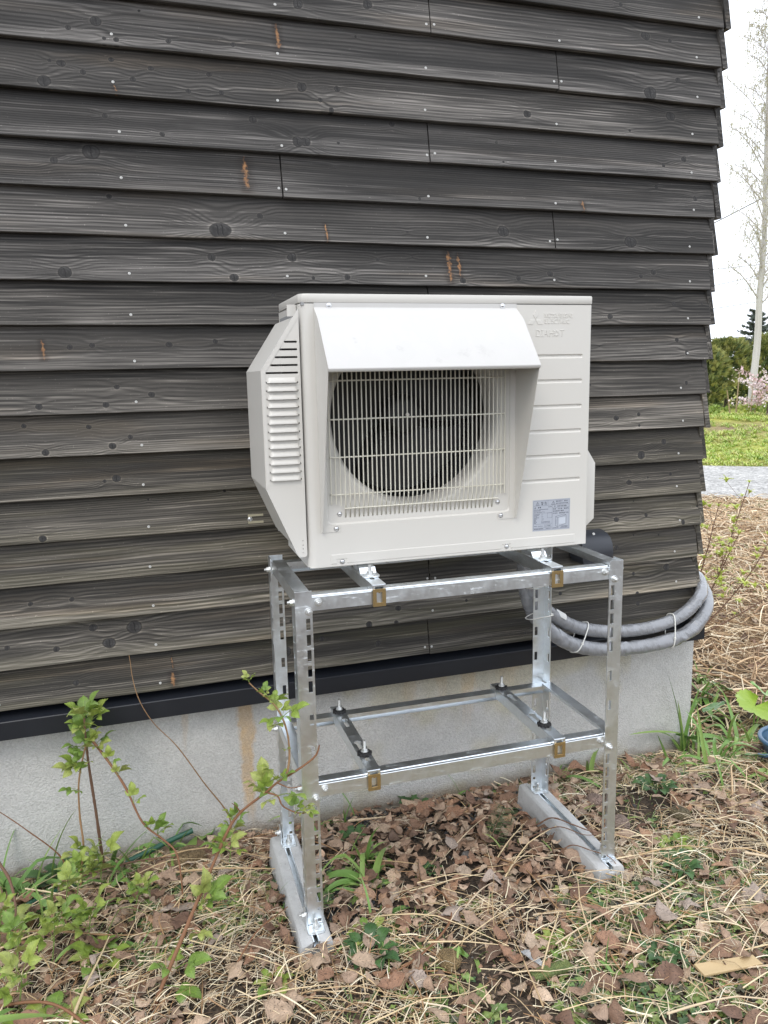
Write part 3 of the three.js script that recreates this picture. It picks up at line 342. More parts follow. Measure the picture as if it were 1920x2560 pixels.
    const glyph = (gx, gy, sz, w) => { x.lineWidth = w; const n = 3 + Math.floor(R() * 3); for (let i = 0; i < n; i++) ln(gx + sz * 0.08, gy + sz * (0.12 + i * 0.8 / n), gx + sz * (0.7 + R() * 0.25), gy + sz * (0.12 + i * 0.8 / n)); if (R() > 0.3) ln(gx + sz * 0.45, gy, gx + sz * 0.45, gy + sz * 0.9); if (R() > 0.5) ln(gx + sz * 0.12, gy + sz * 0.2, gx + sz * 0.12, gy + sz * 0.95); if (R() > 0.5) ln(gx + sz * 0.85, gy + sz * 0.2, gx + sz * 0.85, gy + sz * 0.95); };
    const textRow = (gx, gy, sz, n, w) => { for (let i = 0; i < n; i++) if (R() > 0.06) glyph(gx + i * sz * 1.08, gy, sz * 0.95, w); };
    // the heading, stroke by stroke
    const kei = (ox, oy, k) => { x.lineWidth = 4; for (const [a, b, d, e] of [[4, 8, 28, 8], [9, 3, 9, 13], [21, 3, 21, 13], [6, 16, 26, 16], [8, 22, 24, 22], [26, 16, 24, 28], [34, 4, 30, 16], [32, 9, 52, 9], [47, 9, 32, 28], [36, 14, 53, 28], [26, 31, 30, 34], [4, 36, 54, 36], [16, 41, 42, 41], [16, 46, 42, 46], [18, 50, 18, 58], [18, 50, 40, 50], [40, 50, 40, 58], [18, 58, 40, 58]]) ln(ox + a * k, oy + b * k, ox + d * k, oy + e * k); }; kei(162, 34, 1.05);
    const koku = (ox, oy, k) => { x.lineWidth = 5; for (const [a, b, d, e] of [[18, 4, 10, 18], [14, 12, 46, 12], [30, 2, 30, 26], [4, 26, 54, 26], [14, 36, 46, 36], [14, 36, 14, 58], [46, 36, 46, 58], [14, 57, 46, 57]]) ln(ox + a * k, oy + b * k, ox + d * k, oy + e * k); }; koku(232, 34, 1.05);
    textRow(475, 32, 26, 9, 2.6); textRow(475, 72, 26, 9, 2.6); textRow(440, 122, 30, 8, 3); textRow(416, 172, 30, 10, 3); textRow(416, 212, 30, 7, 3); textRow(416, 252, 30, 10, 3);
    for (let k = 0; k < 3; k++) { const t = -Math.PI / 2 + k * Math.PI * 2 / 3, cx = 50, cy = 146; x.beginPath(); x.moveTo(cx, cy); x.lineTo(cx + Math.cos(t - 0.52) * 13, cy + Math.sin(t - 0.52) * 13); x.lineTo(cx + Math.cos(t) * 22, cy + Math.sin(t) * 22); x.lineTo(cx + Math.cos(t + 0.52) * 13, cy + Math.sin(t + 0.52) * 13); x.fill(); }
    textRow(76, 128, 30, 3, 4.5); textRow(320, 128, 22, 3, 2.4); textRow(28, 172, 15, 18, 2); textRow(28, 192, 14, 9, 1.6);
    x.font = '30px sans-serif'; x.fillText('SXT-MUBA417-V', 26, 238); for (let i = 0; i < 9; i++) { textRow(28, 262 + i * 20, 14, 3 + Math.floor(R() * 6), 2); x.font = '15px sans-serif'; if (i < 7) x.fillText(['200 V', '1φ', '50/60', '20 A', '2.9 MPa', '1.60 kg', '54 kg'][i], 178, 274 + i * 20); else textRow(178, 262 + i * 20, 12, 14, 1.6); }
    textRow(28, 480, 14, 4, 2); x.font = '24px sans-serif'; x.fillText('48005364', 106, 498); x.font = '20px sans-serif'; x.fillText('2025', 250, 496); textRow(304, 480, 18, 3, 2.2); textRow(28, 530, 20, 9, 3); textRow(270, 534, 12, 8, 1.6);
    // line drawing of the unit
    x.lineWidth = 4; x.beginPath(); x.moveTo(470, 330); x.lineTo(640, 292); x.lineTo(690, 310); x.lineTo(690, 470); x.lineTo(510, 520); x.lineTo(470, 496); x.closePath(); x.stroke(); ln(470, 330, 512, 352); ln(512, 352, 690, 310); ln(510, 352, 510, 520); x.fillStyle = '#bcc2cb'; x.fillRect(545, 352, 130, 120); x.fillStyle = '#262a33'; ln(482, 380, 482, 470); textRow(416, 532, 16, 7, 2); textRow(570, 510, 16, 9, 2); textRow(570, 532, 16, 9, 2);
    const t = new THREE.CanvasTexture(c); t.colorSpace = THREE.SRGBColorSpace; const g = new THREE.PlaneGeometry(0.1155, 0.087); g.translate(0.749, 1.1215, F + 0.0005); add('rating_label', g, std({ map: t, roughness: 0.45 }));
  }
  // wire fan guard
  {
    const wires = [], fg = new THREE.Group(); fg.name = 'fan_guard'; s.add(fg); const put = (g) => add('wire', g, WIRE, fg), r = 0.0018, ZW = F + 0.006, n = 41, u0 = 0.1245, u1 = 0.605;
    for (let i = 0; i < n; i++) { const u = lerp(u0, u1, i / (n - 1)), e = Math.min(i, n - 1 - i), yb = e < 3 ? 1.192 - (e === 2 ? 0.004 : 0) : 1.157, yt = e < 2 ? 1.63 : 1.655, zo = e < 3 ? -0.0025 * (3 - e) * 0.6 : 0; const pts = [[u, yt, ZW + zo], [u, (yt + yb) / 2, ZW + zo], [u, yb + 0.004, ZW + zo]]; if (e >= 3) pts.push([u + 0.0006, yb, ZW - 0.003], [u + 0.0012, yb, F - 0.004]); else pts.push([u, yb, ZW + zo]); put(tube(pts, r, e >= 3 ? 8 : 3, 5)); }
    for (const y of [1.6, 1.502, 1.4065, 1.3115, 1.2165, 1.18]) { const a = y < 1.19 ? u0 + 0.034 : u0 - 0.002, b = y < 1.19 ? u1 - 0.02 : u1 + 0.002; const bend = y > 1.19; put(tube(bend ? [[a + 0.001, y, F - 0.004], [a, y, ZW - 0.006], [a + 0.014, y, ZW - 0.0026], [(a + b) / 2, y, ZW - 0.0026], [b - 0.014, y, ZW - 0.0026], [b, y, ZW - 0.006], [b - 0.001, y, F - 0.004]] : [[a, y, ZW - 0.0026], [b, y, ZW - 0.0026]], r * 1.1, bend ? 40 : 1, 5)); }
  }
  // snow hood over the fan: sloped front sheet with rolled lip, two cheeks, fixing tabs
  {
    const Hm = PAINT.clone(); { const sm = [[0.28, 1.575, 0.012], [0.44, 1.562, 0.016], [0.455, 1.57, 0.01], [0.49, 1.574, 0.014], [0.5, 1.562, 0.02], [0.172, 1.6, 0.008], [0.175, 1.592, 0.006], [0.55, 1.585, 0.006], [0.37, 1.545, 0.01]]; Hm.map = data(1024, 512, (i, j, c) => { const u = 0.09 + i / 1024 * 0.56, y = 1.5 + j / 512 * 0.2; let m = 0; for (const [a, b, r] of sm) m = Math.max(m, sst(1.25, 0.2, Math.hypot((u - a) / r, (y - b) / (r * 0.62)) + 1.2 * (fbm(u * 150, y * 190, 3) - 0.5)) * 0.55 * vn(u * 260, y * 300)); const d = 1 - 0.2 * m - 0.03 * fbm(u * 30, y * 30, 3); c[0] = s8(0.56 * d); c[1] = s8(0.553 * d); c[2] = s8(0.535 * d); }, true); Hm.color = lin(1, 1, 1); }
    const ua = 0.0955, ub = 0.6365, pr = [[F + 0.0012, 1.69], [F + 0.0012, 1.679], [F + 0.0035, 1.6765], [-0.075, 1.6515], [-0.071, 1.648], [0.0205, 1.5375]]; for (let i = 0; i <= 6; i++) { const a = lerp(0.9, -1.9, i / 6); pr.push([0.0175 + Math.cos(a) * 0.0072, 1.5295 + Math.sin(a) * 0.0072]); }
    const pos = [], uv = [], idx = []; pr.forEach(([w, y], i) => { for (const u of [ua, ub]) { pos.push(u, y, w); uv.push((u - 0.09) / 0.56, (y - 1.5) / 0.2); } if (i) { const k = i * 2; idx.push(k - 2, k, k - 1, k - 1, k, k + 1); } }); const g = new THREE.BufferGeometry(); g.setAttribute('position', new THREE.Float32BufferAttribute(pos, 3)); g.setAttribute('uv', new THREE.Float32BufferAttribute(uv, 2)); g.setIndex(idx); g.computeVertexNormals();
    const hood = add('snow_hood', toCreasedNormals(g.toNonIndexed(), 0.5), Hm);
    const cheek = [[F + 0.001, 1.6785], [-0.0735, 1.6505], [0.0195, 1.537], [0.0175, 1.5215], [-0.1015, 1.1225], [F + 0.001, 1.1205]];
    for (const [u, t] of [[ua, 0.0012], [ub - 0.0012, 0.0012]]) add('cheek', prismX(cheek.map(([z, y]) => [z, y]), u, u + t), PAINT, hood);
    const tab = (a, b) => { const sh = rrPath(Math.min(a, b), Math.max(a, b), 1.1205, 1.138, 0.003, THREE.Shape), q = extr(sh, 0.0012); q.translate(0, 0, F + 0.0004); return q; };
    add('fixing_flange', merge([tab(0.0967, 0.145), box(0.0967, 0.111, 1.138, 1.678, F + 0.0004, F + 0.0016)]), PAINT, hood); add('fixing_flange', merge([tab(0.586, 0.6353), box(0.621, 0.6353, 1.138, 1.678, F + 0.0004, F + 0.0016)]), PAINT, hood);
    for (const [u, y] of [[0.133, 1.6835], [0.596, 1.6845], [0.135, 1.129], [0.594, 1.131]]) screwAt(u, y, F + 0.0022, hood);
  }
  // louvred side hood
  {
    const W0 = -0.121, W1 = -0.392, sh = poly([[0.0585, 1.676], [-0.039, 1.529], [-0.039, 1.24], [0.0335, 1.067], [0.0385, 1.0605], [0.0545, 1.0605], [0.0585, 1.065]]), lv = [1.5, 1.48, 1.46, 1.44, 1.42, 1.4, 1.38, 1.36, 1.34, 1.32, 1.3, 1.28, 1.2605];
    [[1.598, 0.021], [1.58, 0.009], [1.5615, -0.003], [1.5425, -0.015], [1.524, -0.027]].forEach(([y, a]) => sh.holes.push(rrPath(a, 0.0525, y - 0.0024, y + 0.0024, 0.0022))); lv.forEach((y) => sh.holes.push(rrPath(-0.0275, 0.052, y - 0.0012, y + 0.003, 0.001)));
    for (const y of [1.072, 1.082, 1.0915, 1.103]) { sh.holes.push(circlePath(0.0485, y, 0.0014, 10)); }
    const g = extr(sh, 0.0012, 0, 6); g.translate(0, 0, W0 - 0.0012); const front = add('side_hood', g);
    for (const y of lv) { const pos = [], idx = [], NS = 28, NT = 7; for (let i = 0; i <= NS; i++) for (let j = 0; j <= NT; j++) { const q = i / NS * 2 - 1, t = j / NT, end = Math.sqrt(Math.max(0, 1 - Math.pow(Math.abs(q), 12))), taperIn = 0.0015 + (1 - t) * 0.005; pos.push(0.01225 + q * (0.0395 - taperIn), y + 0.0128 - t * 0.0128, W0 + 0.0002 + 0.0078 * Math.pow(Math.sin(t * Math.PI / 2), 0.8) * end); } for (let i = 0; i < NS; i++) for (let j = 0; j < NT; j++) { const k = i * (NT + 1) + j; idx.push(k, k + 1, k + NT + 1, k + 1, k + NT + 2, k + NT + 1); } const q = new THREE.BufferGeometry(); q.setAttribute('position', new THREE.Float32BufferAttribute(pos, 3)); q.setIndex(idx); q.computeVertexNormals(); add('louvre', q, PAINT, front); }
    // turned-back edge strip along the upper left of the face
    add('edge_strip', prismZ([[0.0575, 1.676], [-0.038, 1.53], [-0.038, 1.24], [-0.0288, 1.248], [-0.0288, 1.518], [-0.027, 1.527], [0.0575, 1.6565]], W0 + 0.0002, W0 + 0.0011), PAINT, front);
    const sheet = (a, b, t = 0.0012) => { const dx = b[0] - a[0], dy = b[1] - a[1], l = Math.hypot(dx, dy), nx = dy / l * t, ny = -dx / l * t; return prismZ([a, b, [b[0] + nx, b[1] + ny], [a[0] + nx, a[1] + ny]], W1, W0 - 0.0014); };
    add('top_sheet', sheet([-0.0388, 1.5292], [0.046, 1.657]), PAINT, front); add('side_sheet', sheet([-0.0389, 1.2402], [-0.0389, 1.5288]), PAINT, front); add('bottom_sheet', sheet([0.0225, 1.093], [-0.0387, 1.2398]), PAINT, front);
    add('back_sheet', prismZ([[0.0585, 1.66], [-0.037, 1.525], [-0.037, 1.243], [0.03, 1.08], [0.0585, 1.08]], W1, W1 + 0.0012), PAINT, front);
    add('coil_fins', box(U0 - 0.0035, U0 - 0.0005, 1.07, 1.67, W1 + 0.01, W0 - 0.02), BLACKIN);
    // hanging bracket at the rear and the strap under it
    add('strap', merge([prismZ([[-0.055, 1.108], [-0.012, 1.108], [-0.012, 1.114], [-0.045, 1.114], [-0.045, 1.128], [-0.012, 1.128], [-0.012, 1.134], [-0.055, 1.134]], -0.39, -0.388)]), std({ color: lin(0.5, 0.46, 0.33), metalness: 0.6, roughness: 0.4 })); screwAt(-0.05, 1.121, -0.387);
    add('top_bracket', merge([box(0.036, 0.0585, 1.66, 1.688, -0.15, -0.1485)]), PAINT);
  }
  // valve cover on the right flank
  add('valve_cover', toCreasedNormals(prismZ([[U1 + 0.0005, 1.062], [0.913, 1.062], [0.938, 1.083], [0.938, 1.248], [0.912, 1.288], [U1 + 0.0005, 1.345]], -0.36, -0.2, 0.003), 0.5));
  // mounting feet bolted to the cross beams
  for (const u of [0.2115, 0.7055]) for (const f of [1, -1]) {
    const wc = f > 0 ? F : BK, a = wc + f * 0.052, b = wc - f * 0.05, sh = rrPath(u - 0.024, u + 0.024, -Math.max(a, b), -Math.min(a, b), 0.012, THREE.Shape), g = extr(sh, 0.003, 0.0008, 6); g.rotateX(-Math.PI / 2); g.translate(0, 1.005, 0);
    const up = prismX([[wc + f * 0.02, 1.008], [wc + f * 0.008, 1.0225], [wc - f * 0.05, 1.0225], [wc - f * 0.05, 1.0085]].sort((p, q) => 0), u - 0.0215, u + 0.0215);
    add('foot', uvMetres(merge([g, up])), GALV); const bw = wc + f * 0.034;
    add('foot_bolt', merge([new THREE.CylinderGeometry(0.0115, 0.0115, 0.002, 18).translate(u, 1.0095, bw), extr(poly(Array.from({ length: 6 }, (_, i) => [Math.cos(i * Math.PI / 3) * 0.0086, Math.sin(i * Math.PI / 3) * 0.0086])), 0.0065, 0.0006).rotateX(-Math.PI / 2).translate(u, 1.0105, bw), new THREE.CylinderGeometry(0.0042, 0.0045, 0.018, 12).translate(u, 1.0255, bw)]), BOLT);
  }
}
console.log('unit done');

// ---------------------------------------------------------------- pipes, ties and the dark cap on the wall
{
  const wrap = (pts, r, seed) => { const c = new THREE.CatmullRomCurve3(pts.map((p) => V(...p)), false, 'centripetal'), seg = 220, sides = 20, g = new THREE.TubeGeometry(c, seg, r, sides, false), pa = g.attributes.position, na = g.attributes.normal; for (let i = 0; i < pa.count; i++) { const a = Math.floor(i / (sides + 1)), b = i % (sides + 1), bb = b % sides; const spiral = a / seg * 11 + bb / sides; const f = spiral - Math.floor(spiral), d = -0.0011 * sst(0.93, 1, f) + 0.011 * (fbm(a * 0.3 + seed, bb * 0.6, 3) - 0.5) * sst(0.35, 0.7, fbm(a * 0.045 + seed * 2, 4.5, 2)) + 0.0018 * (vn(a * 0.45 + bb * 0.8, seed + bb * 0.35) - 0.5); pa.setXYZ(i, pa.getX(i) + na.getX(i) * d, pa.getY(i) + na.getY(i) * d, pa.getZ(i) + na.getZ(i) * d); } g.computeVertexNormals(); return g; };
  const TAPE = phy({ color: lin(0.24, 0.25, 0.268), roughness: 0.25, clearcoat: 0.7, clearcoatRoughness: 0.22, bumpMap: data(512, 128, (i, j, c) => { c[0] = c[1] = c[2] = fbm(i / 5 + j / 11, j / 16, 3) * sst(0.3, 0.65, fbm(i / 40, j / 30 + 7, 2)); }), bumpScale: 0.004 });
  TAPE.bumpMap.repeat.set(6, 1);
  const up = [[0.8, 1.04, 0.215], [0.795, 0.96, 0.19], [0.797, 0.857, 0.16], [0.826, 0.773, 0.148], [0.879, 0.707, 0.135], [0.929, 0.672, 0.118], [0.987, 0.638, 0.1], [1.052, 0.611, 0.088], [1.187, 0.581, 0.07], [1.332, 0.572, 0.06], [1.442, 0.588, 0.058], [1.512, 0.616, 0.055], [1.58, 0.655, 0.035], [1.635, 0.68, -0.02], [1.672, 0.7, -0.1], [1.662, 0.71, -0.24]];
  const dn = [[0.772, 1.04, 0.215], [0.763, 0.95, 0.19], [0.776, 0.814, 0.165], [0.818, 0.708, 0.15], [0.886, 0.638, 0.14], [0.937, 0.6, 0.128], [1.008, 0.564, 0.116], [1.107, 0.535, 0.105], [1.258, 0.515, 0.086], [1.406, 0.518, 0.078], [1.502, 0.536, 0.07], [1.572, 0.567, 0.052], [1.634, 0.608, 0.015], [1.68, 0.645, -0.055], [1.7, 0.67, -0.13], [1.672, 0.68, -0.26]];
  one('insulated_pipe', wrap(up, 0.0235, 3), TAPE, 'upper of two grey tape wrapped pipes curving along the wall', 'pipe', 'wrapped pipes by the wall');
  one('insulated_pipe', wrap(dn, 0.0255, 8), TAPE, 'lower of two grey tape wrapped pipes curving along the wall', 'pipe', 'wrapped pipes by the wall');
  const TIE = std({ color: lin(0.72, 0.72, 0.68), roughness: 0.4 });
  const tie = (pa, pb, t, label) => { const a = V(...pa), b = V(...pb), d = b.clone().sub(a).normalize(), f = new THREE.Vector3().crossVectors(V(...t).normalize(), d).normalize(), L = a.distanceTo(b) / 2, c = a.clone().add(b).multiplyScalar(0.5), pts = []; for (let k = 0; k < 20; k++) { const q = k / 20 * Math.PI * 2, x = Math.cos(q), y = Math.sin(q); pts.push(c.clone().addScaledVector(d, Math.sign(y) * Math.pow(Math.abs(y), 0.7) * (L + 0.0275)).addScaledVector(f, Math.sign(x) * Math.pow(Math.abs(x), 0.55) * 0.0285).toArray()); } const o = one('cable_tie', tube(pts, 0.0023, 60, 6, true), TIE, label, 'cable tie', 'white cable ties'); const head = c.clone().addScaledVector(f, 0.027 * (f.z < 0 ? -1 : 1)).addScaledVector(d, 0.028); part('tie_head', new RoundedBoxGeometry(0.007, 0.008, 0.006, 1, 0.001).translate(...head.toArray()), TIE, o); };
  tie([1.04, 0.615, 0.09], [1.0, 0.567, 0.117], [0.92, -0.38, -0.16], 'white cable tie round both pipes, nearest the stand'); tie([1.436, 0.587, 0.058], [1.424, 0.5195, 0.077], [0.99, 0.1, -0.05], 'white cable tie round both pipes, nearest the house corner');
  for (const [y, l, w] of [[0.832, 'upper white cable tie strapped round the rear right leg', 0.75], [0.728, 'lower white cable tie strapped round the rear right leg', 0.78]]) { const P = [[0.868, y + 0.004, -0.379], [0.9, y + 0.008, -0.377], [0.908, y + 0.01, -0.39], [0.905, y + 0.006, -0.428], [0.875, y - 0.004, -0.452], [0.84, y - 0.012, -0.44], [0.842, y - 0.006, -0.4]].map(([u, yy, ww]) => rigW(u, yy, ww)); const o = one('cable_tie', tube(P, 0.0018, 40, 6, true), TIE, l, 'cable tie', 'white cable ties'); part('tie_head', new RoundedBoxGeometry(0.008, 0.008, 0.006, 1, 0.001).translate(...rigW(0.905, y + 0.009, -0.381)), TIE, o); }
  const lab = one('paper_tag', (() => { const g = new THREE.CylinderGeometry(0.0222, 0.0222, 0.045, 20, 1, true, 0.2, 2.2); g.rotateZ(1.0); g.translate(0.92, 0.683, 0.123); return g; })(), std({ color: lin(0.62, 0.62, 0.6), roughness: 0.8 }), 'pale paper tag stuck round the upper pipe beside the leg', 'tag');
  const cap = thing('vent_housing', 'dark grey rounded weather cap on the boards to the right of the unit', 'vent cap', null, [1.1, 0.85, 0]);
  const CAPM = std({ color: lin(0.032, 0.036, 0.045), roughness: 0.45 }); part('shell', toCreasedNormals(prismX([[-0.005, 0.006], [0.082, 0.006], [0.086, 0.03], [0.08, 0.06], [0.066, 0.08], [0.045, 0.092], [0.02, 0.098], [-0.005, 0.1]], -0.06, 0.062, 0.002), 0.6), CAPM, cap); part('skirt', prismX([[-0.004, -0.006], [0.079, -0.006], [0.079, 0.0065], [-0.004, 0.0065]], -0.054, 0.057), CAPM, cap); part('screw', screwGeo.clone().rotateX(-0.6).scale(1.3, 1.3, 1.3).translate(0.005, 0.0935, 0.046), screwMat, cap);
  one('wall_plate', box(-0.935, -0.8985, 1.148, 1.19, 0.0, 0.004), std({ color: lin(0.75, 0.76, 0.78), roughness: 0.5 }), 'corner of a small white plate on the boards at the left edge', 'plate');
}
// ---------------------------------------------------------------- ground
const GD = (x, z) => (x + 0.432) * 0.64 + (2.422 - z) * 0.768;          // distance out along the open side
const LAT = (x, z) => (x + 0.432) * 0.768 - (2.422 - z) * 0.64;
function gh(x, z) {
  const d = GD(x, z); let y = -0.03 + 0.062 * sst(-0.12, 0.3, z) + 0.038 * sst(0.2, 0.72, z); if (x > 1.5) y = lerp(y, 0.0, sst(1.5, 2.4, x) * sst(0.7, -0.2, z));
  y += 0.022 * (fbm(x * 2.3 + 11, z * 2.3 + 3, 3) - 0.5) * sst(9.6, 8.5, d) + 0.016 * (fbm(x * 9, z * 9, 2) - 0.5) * sst(6, 4, d);
  y += 0.16 * sst(14.5, 17.5, d) * (0.6 + 0.8 * fbm(x * 0.8, z * 0.8, 3)) + 0.1 * sst(17, 19.5, d) + 0.06 * sst(12.8, 14.5, d);
  return y;
}
{
  const N = 250, pos = [], col = [], uv = [], idx = [], m = (t) => { const a = Math.abs(t); return Math.sign(t) * (a < 0.72 ? a * 6.2 : 6.2 * 0.72 + Math.pow((a - 0.72) / 0.28, 2.6) * 280 + (a - 0.72) * 30); };
  for (let j = 0; j <= N; j++) for (let i = 0; i <= N; i++) {
    const x = 1.0 + m(i / N * 2 - 1), z = -0.6 + m(j / N * 2 - 1), d = GD(x, z); pos.push(x, gh(x, z), z); uv.push(x * 0.9, z * 0.9);
    const n = fbm(x * 1.7 + 5, z * 1.7, 4), far = sst(12.6, 13.6, d + 0.8 * (n - 0.5)), lawn = far; let c = [0.08 + 0.05 * n, 0.061 + 0.036 * n, 0.044 + 0.024 * n];
    const side = sst(1.9, 2.8, x) * sst(0.7, 0.0, z) * (1 - lawn); c = c.map((v, k) => lerp(v, [0.36, 0.25, 0.15][k] * (0.75 + 0.5 * n), side));
    const gcol = [0.46 + 0.2 * n, 0.58 + 0.12 * n, 0.1], dirt = sst(0.5, 0.66, fbm(x * 0.9 + 3, z * 0.9 + 8, 4)) * sst(14.6, 15.6, d); c = c.map((v, k) => lerp(v, lerp(gcol[k], [0.36, 0.25, 0.17][k], dirt), lawn)); col.push(...c);
  }
  for (let j = 0; j < N; j++) for (let i = 0; i < N; i++) { const k = j * (N + 1) + i; idx.push(k, k + N + 1, k + 1, k + 1, k + N + 1, k + N + 2); }
  const g = new THREE.BufferGeometry(); g.setAttribute('position', new THREE.Float32BufferAttribute(pos, 3)); g.setAttribute('color', new THREE.Float32BufferAttribute(col, 3)); g.setAttribute('uv', new THREE.Float32BufferAttribute(uv, 2)); g.setIndex(idx); g.computeVertexNormals();
  const S = 1024, hg = new Float32Array(S * S); const soil = data(S, S, (i, j, c) => { const cr = fbm(i / 7, j / 7, 4), st = vn(i / 3, j / 3), b = fbm(i / 90, j / 90, 3); let L = 0.35 + 0.85 * cr * (0.7 + 0.6 * b); if (st > 0.9) L *= 1.6; hg[j * S + i] = cr; c[0] = clamp(L); c[1] = clamp(L * 0.98); c[2] = clamp(L * 0.96); }, true);
  setting('ground', g, std({ map: soil, bumpMap: data(S, S, (i, j, c) => { c[0] = c[1] = c[2] = hg[j * S + i]; }), bumpScale: 0.012, vertexColors: true, roughness: 1 }));
}
const fromGL = (d, l) => [-0.432 + d * 0.64 + l * 0.768, 2.422 - d * 0.768 + l * 0.64];
{ // gravel driveway across the open side
  const pos = [], uv = [], idx = [], NL = 80, ND = 6; for (let i = 0; i <= NL; i++) for (let j = 0; j <= ND; j++) { const l = -30 + 70 * i / NL, e = j === 0 || j === ND ? 0.35 * (fbm(l * 0.8, j + 3, 3) - 0.5) : 0, [x, z] = fromGL(9.9 + (13.15 - 9.9) * j / ND + e, l); pos.push(x, gh(x, z) + 0.02 + 0.012 * Math.sin(j / ND * Math.PI), z); uv.push(x * 0.5, z * 0.5); } for (let i = 0; i < NL; i++) for (let j = 0; j < ND; j++) { const k = i * (ND + 1) + j; idx.push(k, k + ND + 1, k + 1, k + 1, k + ND + 1, k + ND + 2); }
  const g = new THREE.BufferGeometry(); g.setAttribute('position', new THREE.Float32BufferAttribute(pos, 3)); g.setAttribute('uv', new THREE.Float32BufferAttribute(uv, 2)); g.setIndex(idx.reverse()); g.computeVertexNormals(); const nn = g.attributes.normal; if (nn.getY(0) < 0) { g.setIndex(idx.reverse()); g.computeVertexNormals(); }
  const S = 1024, h = new Float32Array(S * S), t = data(S, S, (i, j, c) => { const a = vn(i / 17, j / 17), b = vn(i / 8 + 9, j / 8), m = fbm(i / 120, j / 120, 3), L = 0.4 * (0.35 + 0.7 * a + 0.6 * b) * (0.75 + 0.5 * m); h[j * S + i] = a * 0.6 + b * 0.4; c[0] = s8(L); c[1] = s8(L * 0.985); c[2] = s8(L * 0.95); }, true);
  setting('gravel_driveway', g, std({ map: t, bumpMap: data(S, S, (i, j, c) => { c[0] = c[1] = c[2] = h[j * S + i]; }), bumpScale: 0.03, roughness: 0.95 }));
}

// ---------------------------------------------------------------- leaf and blade shapes
// a leaf of given outline, folded along its midrib and curled; lies along +x, face up
function leafGeo(len, wid, o = {}) {
  const { seg = 12, teeth = 0, tooth = 0.08, fold = 0.25, curl = 0.3, side = 0.2, tip = 1, lobes = 0, seed = 1, ripple = 0.05, rag = 0 } = o, pos = [], uv = [], idx = [], cols = 4;
  for (let i = 0; i <= seg; i++) { const t = i / seg, sh = Math.pow(Math.sin(Math.PI * Math.pow(t, 0.78)), 0.75) * (1 - 0.12 * t * tip); let w = wid / 2 * sh; if (teeth) w *= 1 + tooth * ((i % 2) ? 1 : -1) * (t > 0.06 && t < 0.97 ? 1 : 0); if (lobes) w *= 1 + 0.14 * Math.sin(t * Math.PI * 2 * lobes + seed);
    for (let j = 0; j <= cols; j++) { const s = j / cols * 2 - 1, n = vn(t * 5 + seed * 7.1, s * 2 + seed * 3.3) - 0.5, a = curl * (t - 0.35); const x = len * t + Math.abs(s) * w * (teeth ? 0.35 : 0.1) - len * 0.08 * Math.abs(s) * Math.abs(s), y = -len * curl * (t - 0.4) * (t - 0.4) * 1.2 + Math.abs(s) * w * fold + s * w * side * (t - 0.5) + n * len * ripple * 2; pos.push(x, y, s * w * (1 + rag * 1.6 * (vn(t * 4.5 + seed * 5, Math.sign(s) * 3 + seed) - 0.6))); uv.push(t, (s + 1) / 2); } }
  for (let i = 0; i < seg; i++) for (let j = 0; j < cols; j++) { const k = i * (cols + 1) + j; idx.push(k, k + 1, k + cols + 1, k + 1, k + cols + 2, k + cols + 1); }
  const g = new THREE.BufferGeometry(); g.setAttribute('position', new THREE.Float32BufferAttribute(pos, 3)); g.setAttribute('uv', new THREE.Float32BufferAttribute(uv, 2)); g.setIndex(idx); g.computeVertexNormals(); return g;
}
// a long blade: a tapering curved strip rising from the origin towards +x
function bladeGeo(len, wid, arch, o = {}) { const { seg = 8, fold = 0.3, kink = 0, twist = 0.3, lift = 1.1, seed = 1 } = o, pos = [], uv = [], idx = []; for (let i = 0; i <= seg; i++) { const t = i / seg, w = wid / 2 * Math.pow(1 - Math.pow(t, 2.2), 0.8) * (0.75 + 0.25 * Math.min(1, t * 5)) + 0.0002, a = lift - arch * t - kink * sst(0.5, 0.65, t); if (i) { const p = pos.length; } const px = i ? pos.lx : 0, py = i ? pos.ly : 0, x = px + (i ? Math.cos(a) * len / seg : 0), y = py + (i ? Math.sin(a) * len / seg : 0); pos.lx = x; pos.ly = y; for (const s of [-1, 0, 1]) { const tw = twist * t * s; pos.push(x - Math.sin(a) * Math.abs(s) * w * fold, y + Math.cos(a) * Math.abs(s) * w * fold + tw * w, s * w + 0.02 * len * (vn(t * 3 + seed * 5, 2) - 0.5) * t); uv.push(t, (s + 1) / 2); } if (i) { const k = i * 3; idx.push(k - 3, k - 2, k, k - 2, k + 1, k, k - 2, k - 1, k + 1, k - 1, k + 2, k + 1); } } const g = new THREE.BufferGeometry(); g.setAttribute('position', new THREE.Float32BufferAttribute(pos.slice(), 3)); g.setAttribute('uv', new THREE.Float32BufferAttribute(uv, 2)); g.setIndex(idx); g.computeVertexNormals(); return g; }
